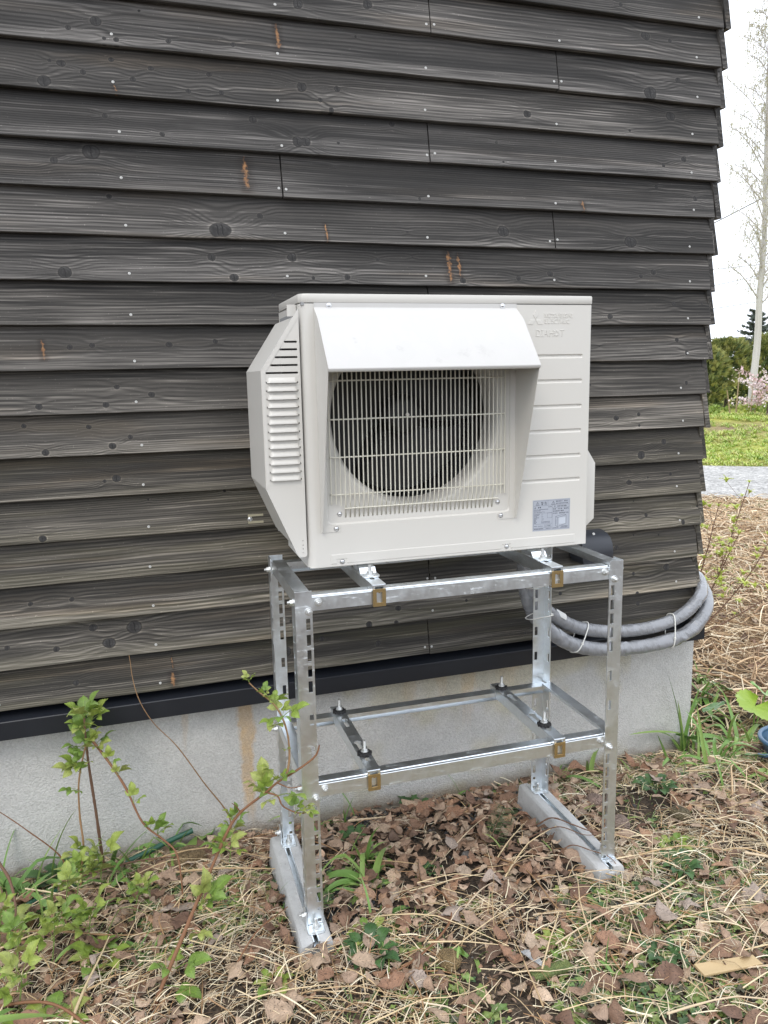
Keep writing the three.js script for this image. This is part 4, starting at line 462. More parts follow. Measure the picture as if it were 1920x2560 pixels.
// a straw: a thin three-sided stalk lying along x with a bend
function strawGeo(len, r, bend, seed) { const pts = []; for (let i = 0; i <= 4; i++) { const t = i / 4; pts.push([len * (t - 0.5), bend * len * (Math.sin(t * Math.PI) * 0.5) + 0.02 * len * (vn(t * 4, seed) - 0.5), len * 0.16 * (vn(t * 2.2 + seed, seed * 3.7) - 0.5)]); } return taper(pts, r, r * 0.45, 6, 4, 0.5); }
const veinTex = (base, vein, n, spots) => data(256, 128, (i, j, c) => { const t = i / 256, s = Math.abs(j / 128 * 2 - 1), rib = sst(0.06, 0.015, s * (1.2 - 0.5 * t)), ph = (t - s * 0.32) * n, f = Math.abs(ph - Math.round(ph)), v = Math.max(rib, sst(0.12, 0.03, f) * 0.6 * sst(1.05, 0.6, s)), m = fbm(i / 26, j / 26, 4), sp = sst(0.66, 0.76, fbm(i / 9 + 40, j / 9, 3)) * spots; for (let k = 0; k < 3; k++) { const b = base[k] * (0.72 + 0.56 * m); c[k] = s8(clamp(lerp(lerp(b, vein[k], v), b * 0.35, sp))); } }, true);
const deadTex = veinTex([0.62, 0.62, 0.62], [0.85, 0.82, 0.78], 7, 1), greenTex = veinTex([0.6, 0.6, 0.6], [0.86, 0.9, 0.7], 9, 0);
const DEAD = [[0.42, 0.275, 0.185], [0.52, 0.365, 0.26], [0.31, 0.185, 0.12], [0.6, 0.44, 0.31], [0.4, 0.225, 0.14], [0.52, 0.42, 0.35], [0.24, 0.14, 0.095]].map((c) => std({ color: lin(...c), map: deadTex, roughness: 0.75, side: THREE.DoubleSide }));
const GREENS = [[0.4, 0.56, 0.09], [0.5, 0.62, 0.12], [0.3, 0.48, 0.085], [0.58, 0.66, 0.18]].map((c) => phy({ color: lin(...c), map: greenTex, roughness: 0.55, transmission: 0.32, thickness: 0, side: THREE.DoubleSide }));
const GRASSM = [[0.13, 0.25, 0.06], [0.18, 0.33, 0.075], [0.26, 0.39, 0.1], [0.1, 0.19, 0.055]].map((c) => phy({ color: lin(...c), roughness: 0.5, transmission: 0.2, thickness: 0, side: THREE.DoubleSide }));
const STRAWM = [[0.64, 0.5, 0.3], [0.74, 0.61, 0.4], [0.48, 0.34, 0.19], [0.58, 0.46, 0.31]].map((c) => std({ color: lin(...c), roughness: 0.7 }));
const TWIG = [[0.22, 0.105, 0.052], [0.17, 0.095, 0.06], [0.3, 0.18, 0.09]].map((c) => std({ color: lin(...c), roughness: 0.7, bumpMap: data(64, 64, (i, j, k) => { k[0] = k[1] = k[2] = fbm(i / 4, j / 4, 3); }), bumpScale: 0.0006 }));

// where litter may lie: not inside the footing, the concrete feet or the house
const blocked = (x, z) => { if (x < 1.66 && z < -0.055) return true; const dx = x - RIG.x, dz = z - RIG.z, u = dx * Math.cos(RIG.yaw) - dz * Math.sin(RIG.yaw), w = dx * Math.sin(RIG.yaw) + dz * Math.cos(RIG.yaw); return (Math.abs(u - 0.0095) < 0.056 && w > -0.445 && w < 0.075) || (Math.abs(u - 0.88) < 0.056 && w > -0.483 && w < 0.043); };
function orient(m, x, y, z, yaw, pitch, roll, s) { const q = new THREE.Quaternion().setFromEuler(new THREE.Euler(pitch, yaw, roll, 'YXZ')); return m.compose(V(x, y, z), q, V(s, s, s)); }
function scatter(name, geo, mat, n, seed, place, colors, kind = 'stuff') { const R = rng(seed), im = new THREE.InstancedMesh(geo, mat, n), m = new THREE.Matrix4(), c = new THREE.Color(); let k = 0, guard = 0; while (k < n && guard++ < n * 20) { const p = place(R); if (!p || blocked(p[0], p[2])) continue; orient(m, ...p); im.setMatrixAt(k, m); if (colors) { const q = colors(R, p); im.setColorAt(k, c.setRGB(...q)); } k++; } im.count = k; im.name = numbered(name); im.userData = { kind }; shadows(im); scene.add(im); return im; }
const varied = (list, amt = 0.35) => (R) => { const c = list[Math.floor(R() * list.length)], f = 1 - amt / 2 + R() * amt, w = 1 + (R() - 0.5) * 0.1; return [c[0] * f * w, c[1] * f, c[2] * f / w]; };
// litter is laid over the near ground and out along the open side of the house
const nearSpot = (R) => { const x = -1.35 + R() * 4.2, z = -0.1 + R() * 2.1; return [x, z]; };
const sideSpot = (R) => { const x = 1.5 + Math.pow(R(), 0.8) * 6.0, z = 0.4 - R() * 6.2; return GD(x, z) < 9.9 ? [x, z] : null; };
const dLeaf = [0, 1, 2, 3, 4, 5].map((i) => leafGeo(1, [0.62, 0.72, 0.5, 0.85, 0.66, 0.45][i], { seg: 14, teeth: i % 2 ? 1 : 0, tooth: 0.06, rag: [0.15, 0.3, 0.7, 0.25, 0.9, 0.5][i], lobes: [0, 0, 2.5, 0, 3.2, 0][i], fold: [0.1, -0.15, 0.35, 0.05, -0.3, 0.2][i], curl: [0.45, -0.6, 0.8, 0.2, 1.0, -0.9][i], side: [0.2, -0.4, 0.3, 0.15, 0.5, -0.2][i], seed: i + 2, ripple: 0.1 }).translate(-0.45, 0.05, 0));
const leafTone = [[0.5, 0.34, 0.235], [0.6, 0.43, 0.31], [0.34, 0.21, 0.14], [0.68, 0.52, 0.38], [0.46, 0.28, 0.175], [0.25, 0.155, 0.105]];
const whiteDead = std({ color: 0xffffff, map: deadTex, roughness: 0.78, side: THREE.DoubleSide }), whiteStraw = std({ color: 0xffffff, roughness: 0.72 }), whiteGreen = phy({ color: 0xffffff, map: greenTex, roughness: 0.55, transmission: 0.25, thickness: 0, side: THREE.DoubleSide }), whiteStone = std({ color: 0xffffff, roughness: 0.9 });
const lowMid = (x, z) => x > -0.02 && x < 0.86 && z > -0.06 && z < 0.62;     // the patch between the feet
for (let v = 0; v < 6; v++) scatter('leaf_litter', dLeaf[v], whiteDead, 820, 100 + v, (R) => { const s = nearSpot(R), inn = lowMid(...s); const cl = fbm(s[0] * 3.7 + 21, s[1] * 3.7 + 2, 3); if (!inn && R() > sst(0.42, 0.62, cl) * (s[0] > 0.4 && s[1] > 0.55 ? 0.6 : 0.85) + 0.1) return null; return [s[0], gh(...s) + 0.004 + R() * 0.024, s[1], R() * 6.28, (R() - 0.5) * 0.7, (R() - 0.5) * 0.7, 0.026 + 0.045 * R() * R() + 0.012 * R()]; }, varied(leafTone, 0.5));
// torn crumbs of leaf
scatter('leaf_crumbs', leafGeo(1, 0.6, { seg: 4, curl: 0.4, fold: 0.2, ripple: 0.1 }), whiteDead, 4500, 140, (R) => { const s = nearSpot(R); return [s[0], gh(...s) + 0.001 + R() * 0.008, s[1], R() * 6.28, (R() - 0.5) * 1.2, (R() - 0.5) * 1.2, 0.006 + 0.012 * R()]; }, varied(leafTone, 0.6));
const strawTone = [[0.76, 0.62, 0.4], [0.86, 0.77, 0.58], [0.5, 0.36, 0.2], [0.62, 0.51, 0.37], [0.82, 0.71, 0.5], [0.34, 0.2, 0.1]];
for (let v = 0; v < 4; v++) {
  const g = strawGeo(1, [0.014, 0.019, 0.024, 0.012][v], [0.05, 0.22, -0.03, 0.4][v], v + 1);
  scatter('straw_litter', g, whiteStraw, 11500, 200 + v, (R) => { const s = nearSpot(R); if (lowMid(...s) && R() < 0.75) return null; const d = fbm(s[0] * 3.3 + 8, s[1] * 3.3, 3); if (R() > d * 2.0 - 0.25) return null; return [s[0], gh(...s) + 0.006 + R() * 0.022, s[1], (R() - 0.5) * 2.6 + (R() < 0.3 ? 1.5 : 0.25), (R() - 0.5) * 0.5, (R() - 0.5) * 0.5, 0.03 + 0.16 * R() * R() * R()]; }, varied(strawTone, 0.45));
  scatter('straw_litter', g, whiteStraw, 8000, 240 + v, (R) => { const s = sideSpot(R); if (!s) return null; return [s[0], gh(...s) + 0.006 + R() * 0.05 * R(), s[1], (R() - 0.5) * 2.4 + (R() < 0.3 ? 1.4 : 0.6), (R() - 0.5) * 0.4, (R() - 0.5) * 0.5, 0.08 + 0.3 * R() * R()]; }, varied([[0.6, 0.44, 0.27], [0.7, 0.54, 0.36], [0.42, 0.28, 0.16], [0.76, 0.63, 0.45], [0.84, 0.73, 0.54], [0.3, 0.19, 0.11]], 0.5));
}
// dark grit showing through near the footing and in bare patches
const stoneG = [0, 1, 2].map((k) => { const g = new THREE.IcosahedronGeometry(1, 1), p = g.attributes.position; for (let i = 0; i < p.count; i++) { const n = 0.75 + 0.5 * vn(p.getX(i) * 1.7 + k * 9, p.getY(i) * 1.7 + p.getZ(i) * 2.1); p.setXYZ(i, p.getX(i) * n, p.getY(i) * n * 0.65, p.getZ(i) * n * 0.9); } g.computeVertexNormals(); return g; });
for (let v = 0; v < 3; v++) scatter('soil_grit', stoneG[v], whiteStone, 1900, 300 + v, (R) => { const q = R(); let x, z; if (q < 0.5) { x = 0.1 + R() * 0.75; z = -0.05 + R() * R() * 0.3; } else if (q < 0.7) { x = -0.01 + R() * R() * 0.22; z = 0.25 + R() * 0.5; } else if (q < 0.85) { const a = R() * 6.28, r = Math.sqrt(R()) * 0.11; x = 0.72 + Math.cos(a) * r; z = 0.83 + Math.sin(a) * r * 0.6; } else { x = -1 + R() * 2.6; z = R() * 1.4; } return [x, gh(x, z) + 0.002 + R() * 0.003, z, R() * 6.28, R(), R(), 0.0025 + 0.0055 * R() * R()]; }, varied([[0.055, 0.055, 0.06], [0.09, 0.088, 0.09], [0.13, 0.125, 0.12], [0.05, 0.042, 0.035]], 0.5));
// small creeping weeds and moss, denser towards the front right
const tiny = merge([0, 1, 2, 3].map((k) => leafGeo(0.5, 0.36, { seg: 5, curl: 0.5, fold: 0.2, ripple: 0.03, seed: k }).rotateZ(0.35).rotateY(k * 1.6)));
for (let v = 0; v < 2; v++) scatter('ground_cover', tiny, whiteGreen, 10000, 330 + v, (R) => { const s = nearSpot(R); const d = fbm(s[0] * 2.6 + 30, s[1] * 2.6 + 7, 3) + 0.2 * sst(-0.1, 0.7, s[0]) * sst(0.45, 0.85, s[1]) - (lowMid(...s) ? 0.2 : 0); if (R() > sst(0.5, 0.66, d)) return null; return [s[0], gh(...s) + 0.004 + R() * 0.01, s[1], R() * 6.28, (R() - 0.5) * 0.5, (R() - 0.5) * 0.5, 0.012 + 0.024 * R()]; }, varied(v ? [[0.22, 0.36, 0.1], [0.34, 0.48, 0.13]] : [[0.15, 0.27, 0.11], [0.42, 0.52, 0.16], [0.2, 0.2, 0.13]], 0.5));
const bl = bladeGeo(1, 0.07, 1.5, { seg: 5, lift: 1.25 });
scatter('short_grass', bl, whiteGreen, 6000, 350, (R) => { const s = R() < 0.62 ? nearSpot(R) : sideSpot(R); if (!s) return null; const d = fbm(s[0] * 2.1 + 60, s[1] * 2.1 + 17, 3); if (R() > sst(0.48, 0.64, d) || (lowMid(...s) && R() < 0.8)) return null; return [s[0], gh(...s) - 0.002, s[1], R() * 6.28, (R() - 0.5) * 0.9, (R() - 0.5) * 0.9, 0.03 + 0.07 * R() * R()]; }, varied([[0.3, 0.43, 0.11], [0.44, 0.55, 0.16], [0.2, 0.31, 0.09], [0.7, 0.62, 0.36]], 0.4));
scatter('leaf_litter', dLeaf[1], whiteDead, 1300, 390, (R) => { const s = sideSpot(R); if (!s) return null; return [s[0], gh(...s) + 0.01 + R() * 0.03, s[1], R() * 6.28, (R() - 0.5) * 0.9, (R() - 0.5) * 0.9, 0.03 + 0.04 * R()]; }, varied(leafTone, 0.5));
scatter('short_grass', bl, whiteGreen, 2600, 395, (R) => { const s = sideSpot(R); if (!s) return null; if (R() > sst(0.45, 0.62, fbm(s[0] * 1.4 + 6, s[1] * 1.4 + 1, 3))) return null; return [s[0], gh(...s) - 0.002, s[1], R() * 6.28, (R() - 0.5) * 0.9, (R() - 0.5) * 0.9, 0.06 + 0.12 * R() * R()]; }, varied([[0.34, 0.48, 0.12], [0.48, 0.58, 0.16], [0.24, 0.37, 0.1]], 0.4));
// lawn beyond the driveway
const tuft = merge(Array.from({ length: 7 }, (_, k) => bladeGeo(1, 0.16, 0.9 + (k % 3) * 0.4, { seg: 3, lift: 1.35 }).rotateY(k * 0.9).translate(0.12 * Math.cos(k * 2.2), 0, 0.12 * Math.sin(k * 2.2))));
scatter('lawn_grass', tuft, whiteGreen, 9000, 380, (R) => { const d = 13.1 + R() * 8.5, l = -3 + R() * 12, [x, z] = fromGL(d, l); if (d > 14.8 && sst(0.5, 0.66, fbm(x * 0.9 + 3, z * 0.9 + 8, 4)) > R()) return null; return [x, gh(x, z) - 0.01, z, R() * 6.28, 0, 0, 0.05 + 0.1 * R()]; }, varied([[0.66, 0.85, 0.17], [0.78, 0.9, 0.22], [0.52, 0.74, 0.14], [0.84, 0.82, 0.3]], 0.3));
console.log('ground done');
// ---------------------------------------------------------------- single leaves and stalks one can pick out of the litter
{
  const R = rng(4242), tones = DEAD;
  const big = [[-0.395, 0.36, 0.1, 5], [-0.44, 0.42, 0.085, 0], [-0.34, 0.24, 0.08, 3], [-0.42, 0.2, 0.07, 1], [-0.86, 0.72, 0.12, 2], [-0.78, 0.82, 0.1, 5], [0.02, 0.84, 0.05, 3], [0.33, 0.72, 0.06, 1], [0.72, 0.66, 0.055, 3], [0.78, 0.5, 0.06, 1], [1.12, -0.01, 0.11, 4], [1.02, 0.0, 0.09, 2], [1.32, 0.1, 0.06, 4], [0.55, 0.93, 0.06, 3], [0.9, 0.86, 0.06, 5], [0.9, 1.06, 0.055, 0]];
  const bigLabel = ['pale', 'reddish', 'tan', 'light brown'].map((c, i) => 'large ' + c + ' dead leaf among the leaves behind the leaning cane, ' + ['nearest the cane', 'left of the others', 'farthest back', 'closest to the footing'][i]).concat(['very large dark dead leaf at the left picture edge', 'very large pale dead leaf in the bottom left corner', 'tan dead leaf just in front of the left concrete foot', 'flat brown dead leaf in the foreground middle', 'pale oval dead leaf left of the bare grit', 'brown dead leaf at the near end of the right concrete foot', 'large rust-red curled leaf against the footing right of the rear right leg', 'large dark curled leaf against the footing behind the right foot', 'small upright red leaf at the footing right of the stand', 'pale dead leaf at the bottom edge right of the moss strip', 'greyish dead leaf right of the white stick', 'brown dead leaf lying on the wood scrap']);
  let n = 0, guard = 0;
  while (n < 290 && guard++ < 9000) {
    let x, z, s, t; if (n < big.length) [x, z, s, t] = big[n]; else { x = -1.0 + R() * 3.0; z = -0.02 + R() * 1.25; s = 0.042 + 0.04 * R(); t = Math.floor(R() * 7); if (R() > (lowMid(x, z) ? 1 : x > 0.6 && z > 0.6 ? 0.35 : 0.6)) continue; }
    if (blocked(x, z)) { if (n < big.length) n++; continue; }
    const m = one('dead_leaf', dLeaf[Math.floor(R() * 6)], tones[t], n < big.length ? bigLabel[n] : 'curled brown dead leaf lying loose on the ground', 'dead leaf', n < big.length ? 'large dead leaves' : 'dead leaves on the ground');
    m.position.set(x, gh(x, z) + 0.022 + R() * 0.016, z); m.rotation.set((R() - 0.5) * 0.8, R() * 6.28, (R() - 0.5) * 0.8, 'YXZ'); m.scale.set(s, s * (n < big.length ? 0.7 : 1), s); n++;
  }
  const sg = [0, 1, 2, 3, 4].map((k) => strawGeo(1, [0.0075, 0.0095, 0.007, 0.0085, 0.012][k], [0.03, 0.12, 0.2, -0.05, 0.06][k], k + 11));
  for (let k = 0; k < 260; k++) {
    const x = -0.95 + R() * 2.8, z = 0.12 + R() * 1.15; if (blocked(x, z) || (lowMid(x, z) && z < 0.3)) continue;
    const m = one('dry_stalk', sg[k % 5], STRAWM[k % 4], 'loose pale dry grass stalk lying on the litter', 'dry stalk', 'dry stalks on the litter'), L = 0.13 + 0.3 * R() * R();
    m.position.set(x, gh(x, z) + 0.026 + R() * 0.014, z); m.rotation.set((R() - 0.5) * 0.18, (R() - 0.5) * 2.4 + 0.3, (R() - 0.5) * 0.22, 'YXZ'); m.scale.setScalar(L);
  }
}
// ---------------------------------------------------------------- raspberry canes and weeds
const RLEAF = [0, 1, 2].map((k) => { // three toothed leaflets on a stalk, growing along +x from the origin
  const a = leafGeo(1, 0.7, { seg: 20, teeth: 1, tooth: 0.13, fold: 0.22, curl: 0.45 + k * 0.15, ripple: 0.025, seed: k + 20 }), mk = (s, ry, x, rz) => a.clone().scale(s, s, s).rotateZ(rz).rotateY(ry).translate(x, 0, 0), pet = taper([[0, 0, 0], [0.3, 0.05, 0.01], [0.62, 0.03, 0]], 0.018, 0.012, 5, 4);
  return merge([mk(0.62, 0, 0.6, -0.12), mk(0.5, 1.05, 0.48, -0.2), mk(0.5, -1.05, 0.48, -0.2), pet]);
});
const dirQ = (d, roll = 0) => { const x = d.clone().normalize(), up = Math.abs(x.y) > 0.95 ? V(0.3, 0, 1) : V(0, 1, 0), z = new THREE.Vector3().crossVectors(x, up).normalize(), y = new THREE.Vector3().crossVectors(z, x); return new THREE.Quaternion().setFromRotationMatrix(new THREE.Matrix4().makeBasis(x, y, z)).multiply(new THREE.Quaternion().setFromAxisAngle(V(1, 0, 0), roll)); };
function leafOn(plant, geo, mat, at, dir, size, roll = 0, name = 'leaf') { const m = shadows(new THREE.Mesh(geo, mat)); m.name = name; m.position.copy(at).sub(plant.position); m.quaternion.copy(dirQ(dir, roll)); m.scale.setScalar(size); plant.add(m); return m; }
function stemOf(plant, pts, r0, r1, mat, name = 'stem', seg = 30) { const o = plant.position; return part(name, taper(pts.map(([x, y, z]) => [x - o.x, y - o.y, z - o.z]), r0, r1, seg, 7, 0.35), mat, plant); }
const along = (pts, t) => new THREE.CatmullRomCurve3(pts.map((p) => V(...p)), false, 'centripetal').getPointAt(t);
{
  const R = rng(91);
  const thorns = (plant, pts, n, r, mat) => { const g = []; for (let i = 0; i < n; i++) { const t = (i + R()) / n, c = along(pts, t).sub(plant.position), a = R() * 6.28, k = new THREE.ConeGeometry(r * 0.45, r * 1.4, 4).rotateZ(-Math.PI / 2).translate(r * (1 - 0.45 * t) + r * 0.3, 0, 0).rotateY(a).translate(c.x, c.y, c.z); g.push(k); } part('prickles', merge(g), mat, plant); };
  const sprig = (plant, at, out, n, size) => { for (let i = 0; i < n; i++) { const a = (i / n) * 6.28 + R(), d = V(Math.cos(a) * 0.7 + out[0], 0.55 + R() * 0.5 + out[1], Math.sin(a) * 0.7 + out[2]); leafOn(plant, RLEAF[i % 3], GREENS[Math.floor(R() * 4)], at, d, size * (0.5 + 0.55 * R()), (R() - 0.5) * 0.9); } };
  // the big cane rising in front of the stand
  const c1 = [[-0.495, 0.01, 0.735], [-0.485, 0.049, 0.72], [-0.392, 0.21, 0.66], [-0.327, 0.316, 0.62], [-0.263, 0.427, 0.6], [-0.239, 0.454, 0.6], [-0.182, 0.503, 0.62], [-0.148, 0.533, 0.63], [-0.103, 0.56, 0.64], [-0.055, 0.6, 0.655], [-0.047, 0.627, 0.66]], p1 = thing('raspberry_cane', 'thick reddish brown raspberry cane leaning across the left front leg of the stand', 'raspberry cane', 'raspberry canes', c1[0]);
  stemOf(p1, c1, 0.0062, 0.0022, TWIG[0], 'stem', 60); thorns(p1, c1, 46, 0.0036, TWIG[0]);
  const b1 = [[-0.127, 0.541, 0.632], [-0.117, 0.588, 0.63], [-0.118, 0.649, 0.63], [-0.13, 0.699, 0.63], [-0.15, 0.738, 0.63], [-0.181, 0.768, 0.62], [-0.204, 0.795, 0.62]], b2 = [[-0.176, 0.506, 0.62], [-0.15, 0.496, 0.63], [-0.141, 0.475, 0.64], [-0.109, 0.455, 0.65], [-0.09, 0.452, 0.655]], b3 = [[-0.148, 0.53, 0.63], [-0.12, 0.523, 0.65], [-0.095, 0.528, 0.66]], b4 = [[-0.239, 0.454, 0.6], [-0.252, 0.478, 0.605], [-0.26, 0.488, 0.61]];
  stemOf(p1, b1, 0.0032, 0.0016, TWIG[2], 'branch'); stemOf(p1, b2, 0.0026, 0.0014, TWIG[0], 'branch'); stemOf(p1, b3, 0.0016, 0.001, TWIG[0], 'branch'); stemOf(p1, b4, 0.0018, 0.001, TWIG[0], 'branch');
  for (const [x, y, z, n, s, ox, oy, oz] of [[-0.204, 0.797, 0.62, 3, 0.034, -0.2, 0.4, 0], [-0.17, 0.757, 0.622, 3, 0.036, 0.1, 0.4, 0.1], [-0.15, 0.735, 0.63, 3, 0.052, 0.1, 0.2, 0.2], [-0.13, 0.7, 0.63, 4, 0.066, 0.3, -0.2, 0.3], [-0.132, 0.69, 0.63, 2, 0.06, -0.9, -0.5, 0.1], [-0.118, 0.61, 0.63, 2, 0.028, -0.5, 0.1, 0], [-0.148, 0.535, 0.63, 4, 0.06, 0.1, 0.1, 0.2], [-0.182, 0.503, 0.62, 4, 0.075, -0.5, 0.4, 0.2], [-0.15, 0.497, 0.63, 3, 0.075, -0.2, -0.7, 0.3], [-0.11, 0.455, 0.65, 4, 0.055, 0.5, 0.2, 0.2], [-0.09, 0.452, 0.655, 3, 0.045, 0.6, -0.5, 0.2], [-0.255, 0.435, 0.6, 4, 0.05, -0.4, 1.0, 0], [-0.285, 0.375, 0.608, 3, 0.06, 0.4, 0.2, 0.1], [-0.27, 0.36, 0.61, 2, 0.07, 0.5, -0.6, 0.1], [-0.355, 0.25, 0.64, 4, 0.085, 0.9, 0.1, 0.2], [-0.375, 0.2, 0.655, 2, 0.075, 0.7, -0.9, 0.2], [-0.42, 0.13, 0.68, 3, 0.085, 0.2, -0.5, 0.1], [-0.445, 0.1, 0.69, 2, 0.08, 0.5, -0.9, 0.2]]) sprig(p1, V(x, y, z), [ox, oy, oz], n, s);
  // the pair of canes against the footing, joined by a leafy head
  const c2 = [[-0.605, 0.0, 0.03], [-0.608, 0.045, 0.03], [-0.613, 0.213, 0.05], [-0.62, 0.411, 0.08], [-0.62, 0.503, 0.09], [-0.619, 0.545, 0.09]], p2 = thing('raspberry_cane', 'upright brown raspberry cane with a dense green leafy head against the footing', 'raspberry cane', 'raspberry canes', c2[0]);
  stemOf(p2, c2, 0.0056, 0.003, TWIG[1], 'stem', 40); thorns(p2, c2, 40, 0.003, TWIG[1]);
  for (const [x, y, z, n, s, ox, oy, oz] of [[-0.619, 0.545, 0.09, 4, 0.085, 0, 0.3, 0.2], [-0.62, 0.515, 0.09, 4, 0.085, -0.3, -0.2, 0.4], [-0.6, 0.535, 0.095, 3, 0.08, 0.9, 0.3, 0.2], [-0.62, 0.47, 0.085, 4, 0.085, 0.4, 0.0, 0.5], [-0.62, 0.44, 0.085, 4, 0.085, -0.5, 0, 0.5], [-0.62, 0.4, 0.08, 3, 0.08, -0.6, -0.3, 0.4], [-0.6, 0.45, 0.09, 4, 0.08, 0.7, -0.1, 0.4]]) sprig(p2, V(x, y, z), [ox, oy, oz], n, s);
  const c3 = [[-0.668, 0.005, 0.13], [-0.665, 0.069, 0.12], [-0.652, 0.15, 0.11], [-0.655, 0.25, 0.1], [-0.649, 0.353, 0.1], [-0.633, 0.423, 0.1], [-0.621, 0.464, 0.1]], p3 = thing('raspberry_cane', 'thin pale yellowish raspberry cane just left of the leafy brown one', 'raspberry cane', 'raspberry canes', c3[0]); stemOf(p3, c3, 0.0035, 0.0025, TWIG[2], 'stem', 40);
  for (const [x, y, z, n, s, ox, oy, oz] of [[-0.64, 0.38, 0.1, 3, 0.075, -0.6, 0.1, 0.3], [-0.652, 0.33, 0.1, 2, 0.065, -0.5, -0.4, 0.4], [-0.655, 0.13, 0.11, 3, 0.07, -0.6, 0.2, 0.4], [-0.66, 0.07, 0.12, 3, 0.075, 0.3, 0.2, 0.5], [-0.645, 0.1, 0.13, 3, 0.07, 0.7, 0.1, 0.5]]) sprig(p3, V(x, y, z), [ox, oy, oz], n, s);
  const c4 = [[-0.605, 0.478, 0.095], [-0.566, 0.421, 0.12], [-0.52, 0.345, 0.16], [-0.476, 0.241, 0.2], [-0.428, 0.195, 0.22], [-0.393, 0.158, 0.24], [-0.384, 0.093, 0.28], [-0.385, 0.015, 0.3]], p4 = thing('raspberry_cane', 'arching brown cane bending down to the ground, right of the leafy head', 'raspberry cane', 'raspberry canes', c4[7]); stemOf(p4, c4.slice().reverse(), 0.0022, 0.0042, TWIG[0], 'stem', 50); thorns(p4, c4, 30, 0.0024, TWIG[0]);
  for (const [x, y, z, n, s, ox, oy, oz] of [[-0.54, 0.375, 0.145, 2, 0.055, 0.5, 0.4, 0.1], [-0.5, 0.3, 0.18, 2, 0.05, 0.6, 0.3, 0], [-0.44, 0.205, 0.21, 3, 0.065, 0.8, 0.5, 0.1], [-0.46, 0.225, 0.205, 2, 0.04, -0.2, 0.8, 0], [-0.56, 0.41, 0.125, 2, 0.045, 0.7, -0.1, 0.2]]) sprig(p4, V(x, y, z), [ox, oy, oz], n, s);
  const dry = [[[-0.205, 0.0, -0.035], [-0.21, 0.078, -0.03], [-0.287, 0.232, 0.0], [-0.365, 0.383, 0.02], [-0.429, 0.475, 0.03], [-0.465, 0.556, 0.03], [-0.479, 0.629, 0.02], [-0.481, 0.672, 0.02], [-0.483, 0.695, 0.02]], 'long thin bare stem leaning up the wall past the flashing', TWIG[2]], q2 = [[[-0.7, 0.02, 0.05], [-0.725, 0.099, 0.05], [-0.806, 0.2, 0.05], [-0.874, 0.274, 0.05], [-0.93, 0.33, 0.06]], 'thin bare stem leaning left across the footing at the picture edge', TWIG[0]];
  for (const [pts, l, m] of [dry, q2]) { const p = thing('dry_cane', l, 'stem', 'bare stems', pts[0]); stemOf(p, pts, 0.0026, 0.001, m, 'stem', 50); }
  // low raspberry shoots at the left edge
  for (const [x, z, hgt, l] of [[-0.7, 0.34, 0.14, 'low raspberry shoot in the litter below the leafy canes'], [-0.72, 0.47, 0.13, 'low raspberry shoot at the left edge, in front of the green hose'], [-0.68, 0.2, 0.13, 'low raspberry shoot beside the green hose'], [-0.8, 0.5, 0.12, 'leftmost low raspberry shoot, cut by the picture edge'], [-0.62, 0.14, 0.12, 'low raspberry shoot at the foot of the brown cane'], [-0.52, 0.3, 0.07, 'tiny raspberry shoot among brown leaves left of the large cane'], [-0.86, 0.36, 0.12, 'raspberry shoot at the left edge over the green hose'], [-0.64, 0.42, 0.1, 'raspberry shoot in the litter right of the leftmost shoots'], [-0.78, 0.62, 0.1, 'raspberry shoot low in the bottom left'], [-0.24, 0.16, 0.13, 'raspberry shoot behind the large cane, near the rear left leg']]) { const y = gh(x, z), p = thing('raspberry_shoot', l, 'shoot', 'raspberry shoots', [x, y, z]); const top = [x + 0.02, y + hgt, z + 0.01]; stemOf(p, [[x, y - 0.01, z], [x + 0.012, y + hgt * 0.5, z], top], 0.002, 0.0013, GRASSM[2], 'stem', 8); sprig(p, V(...top), [0, 0.2, 0.3], 5, 0.075); sprig(p, V(x + 0.012, y + hgt * 0.55, z), [-0.3, 0, 0.3], 3, 0.065); }
}
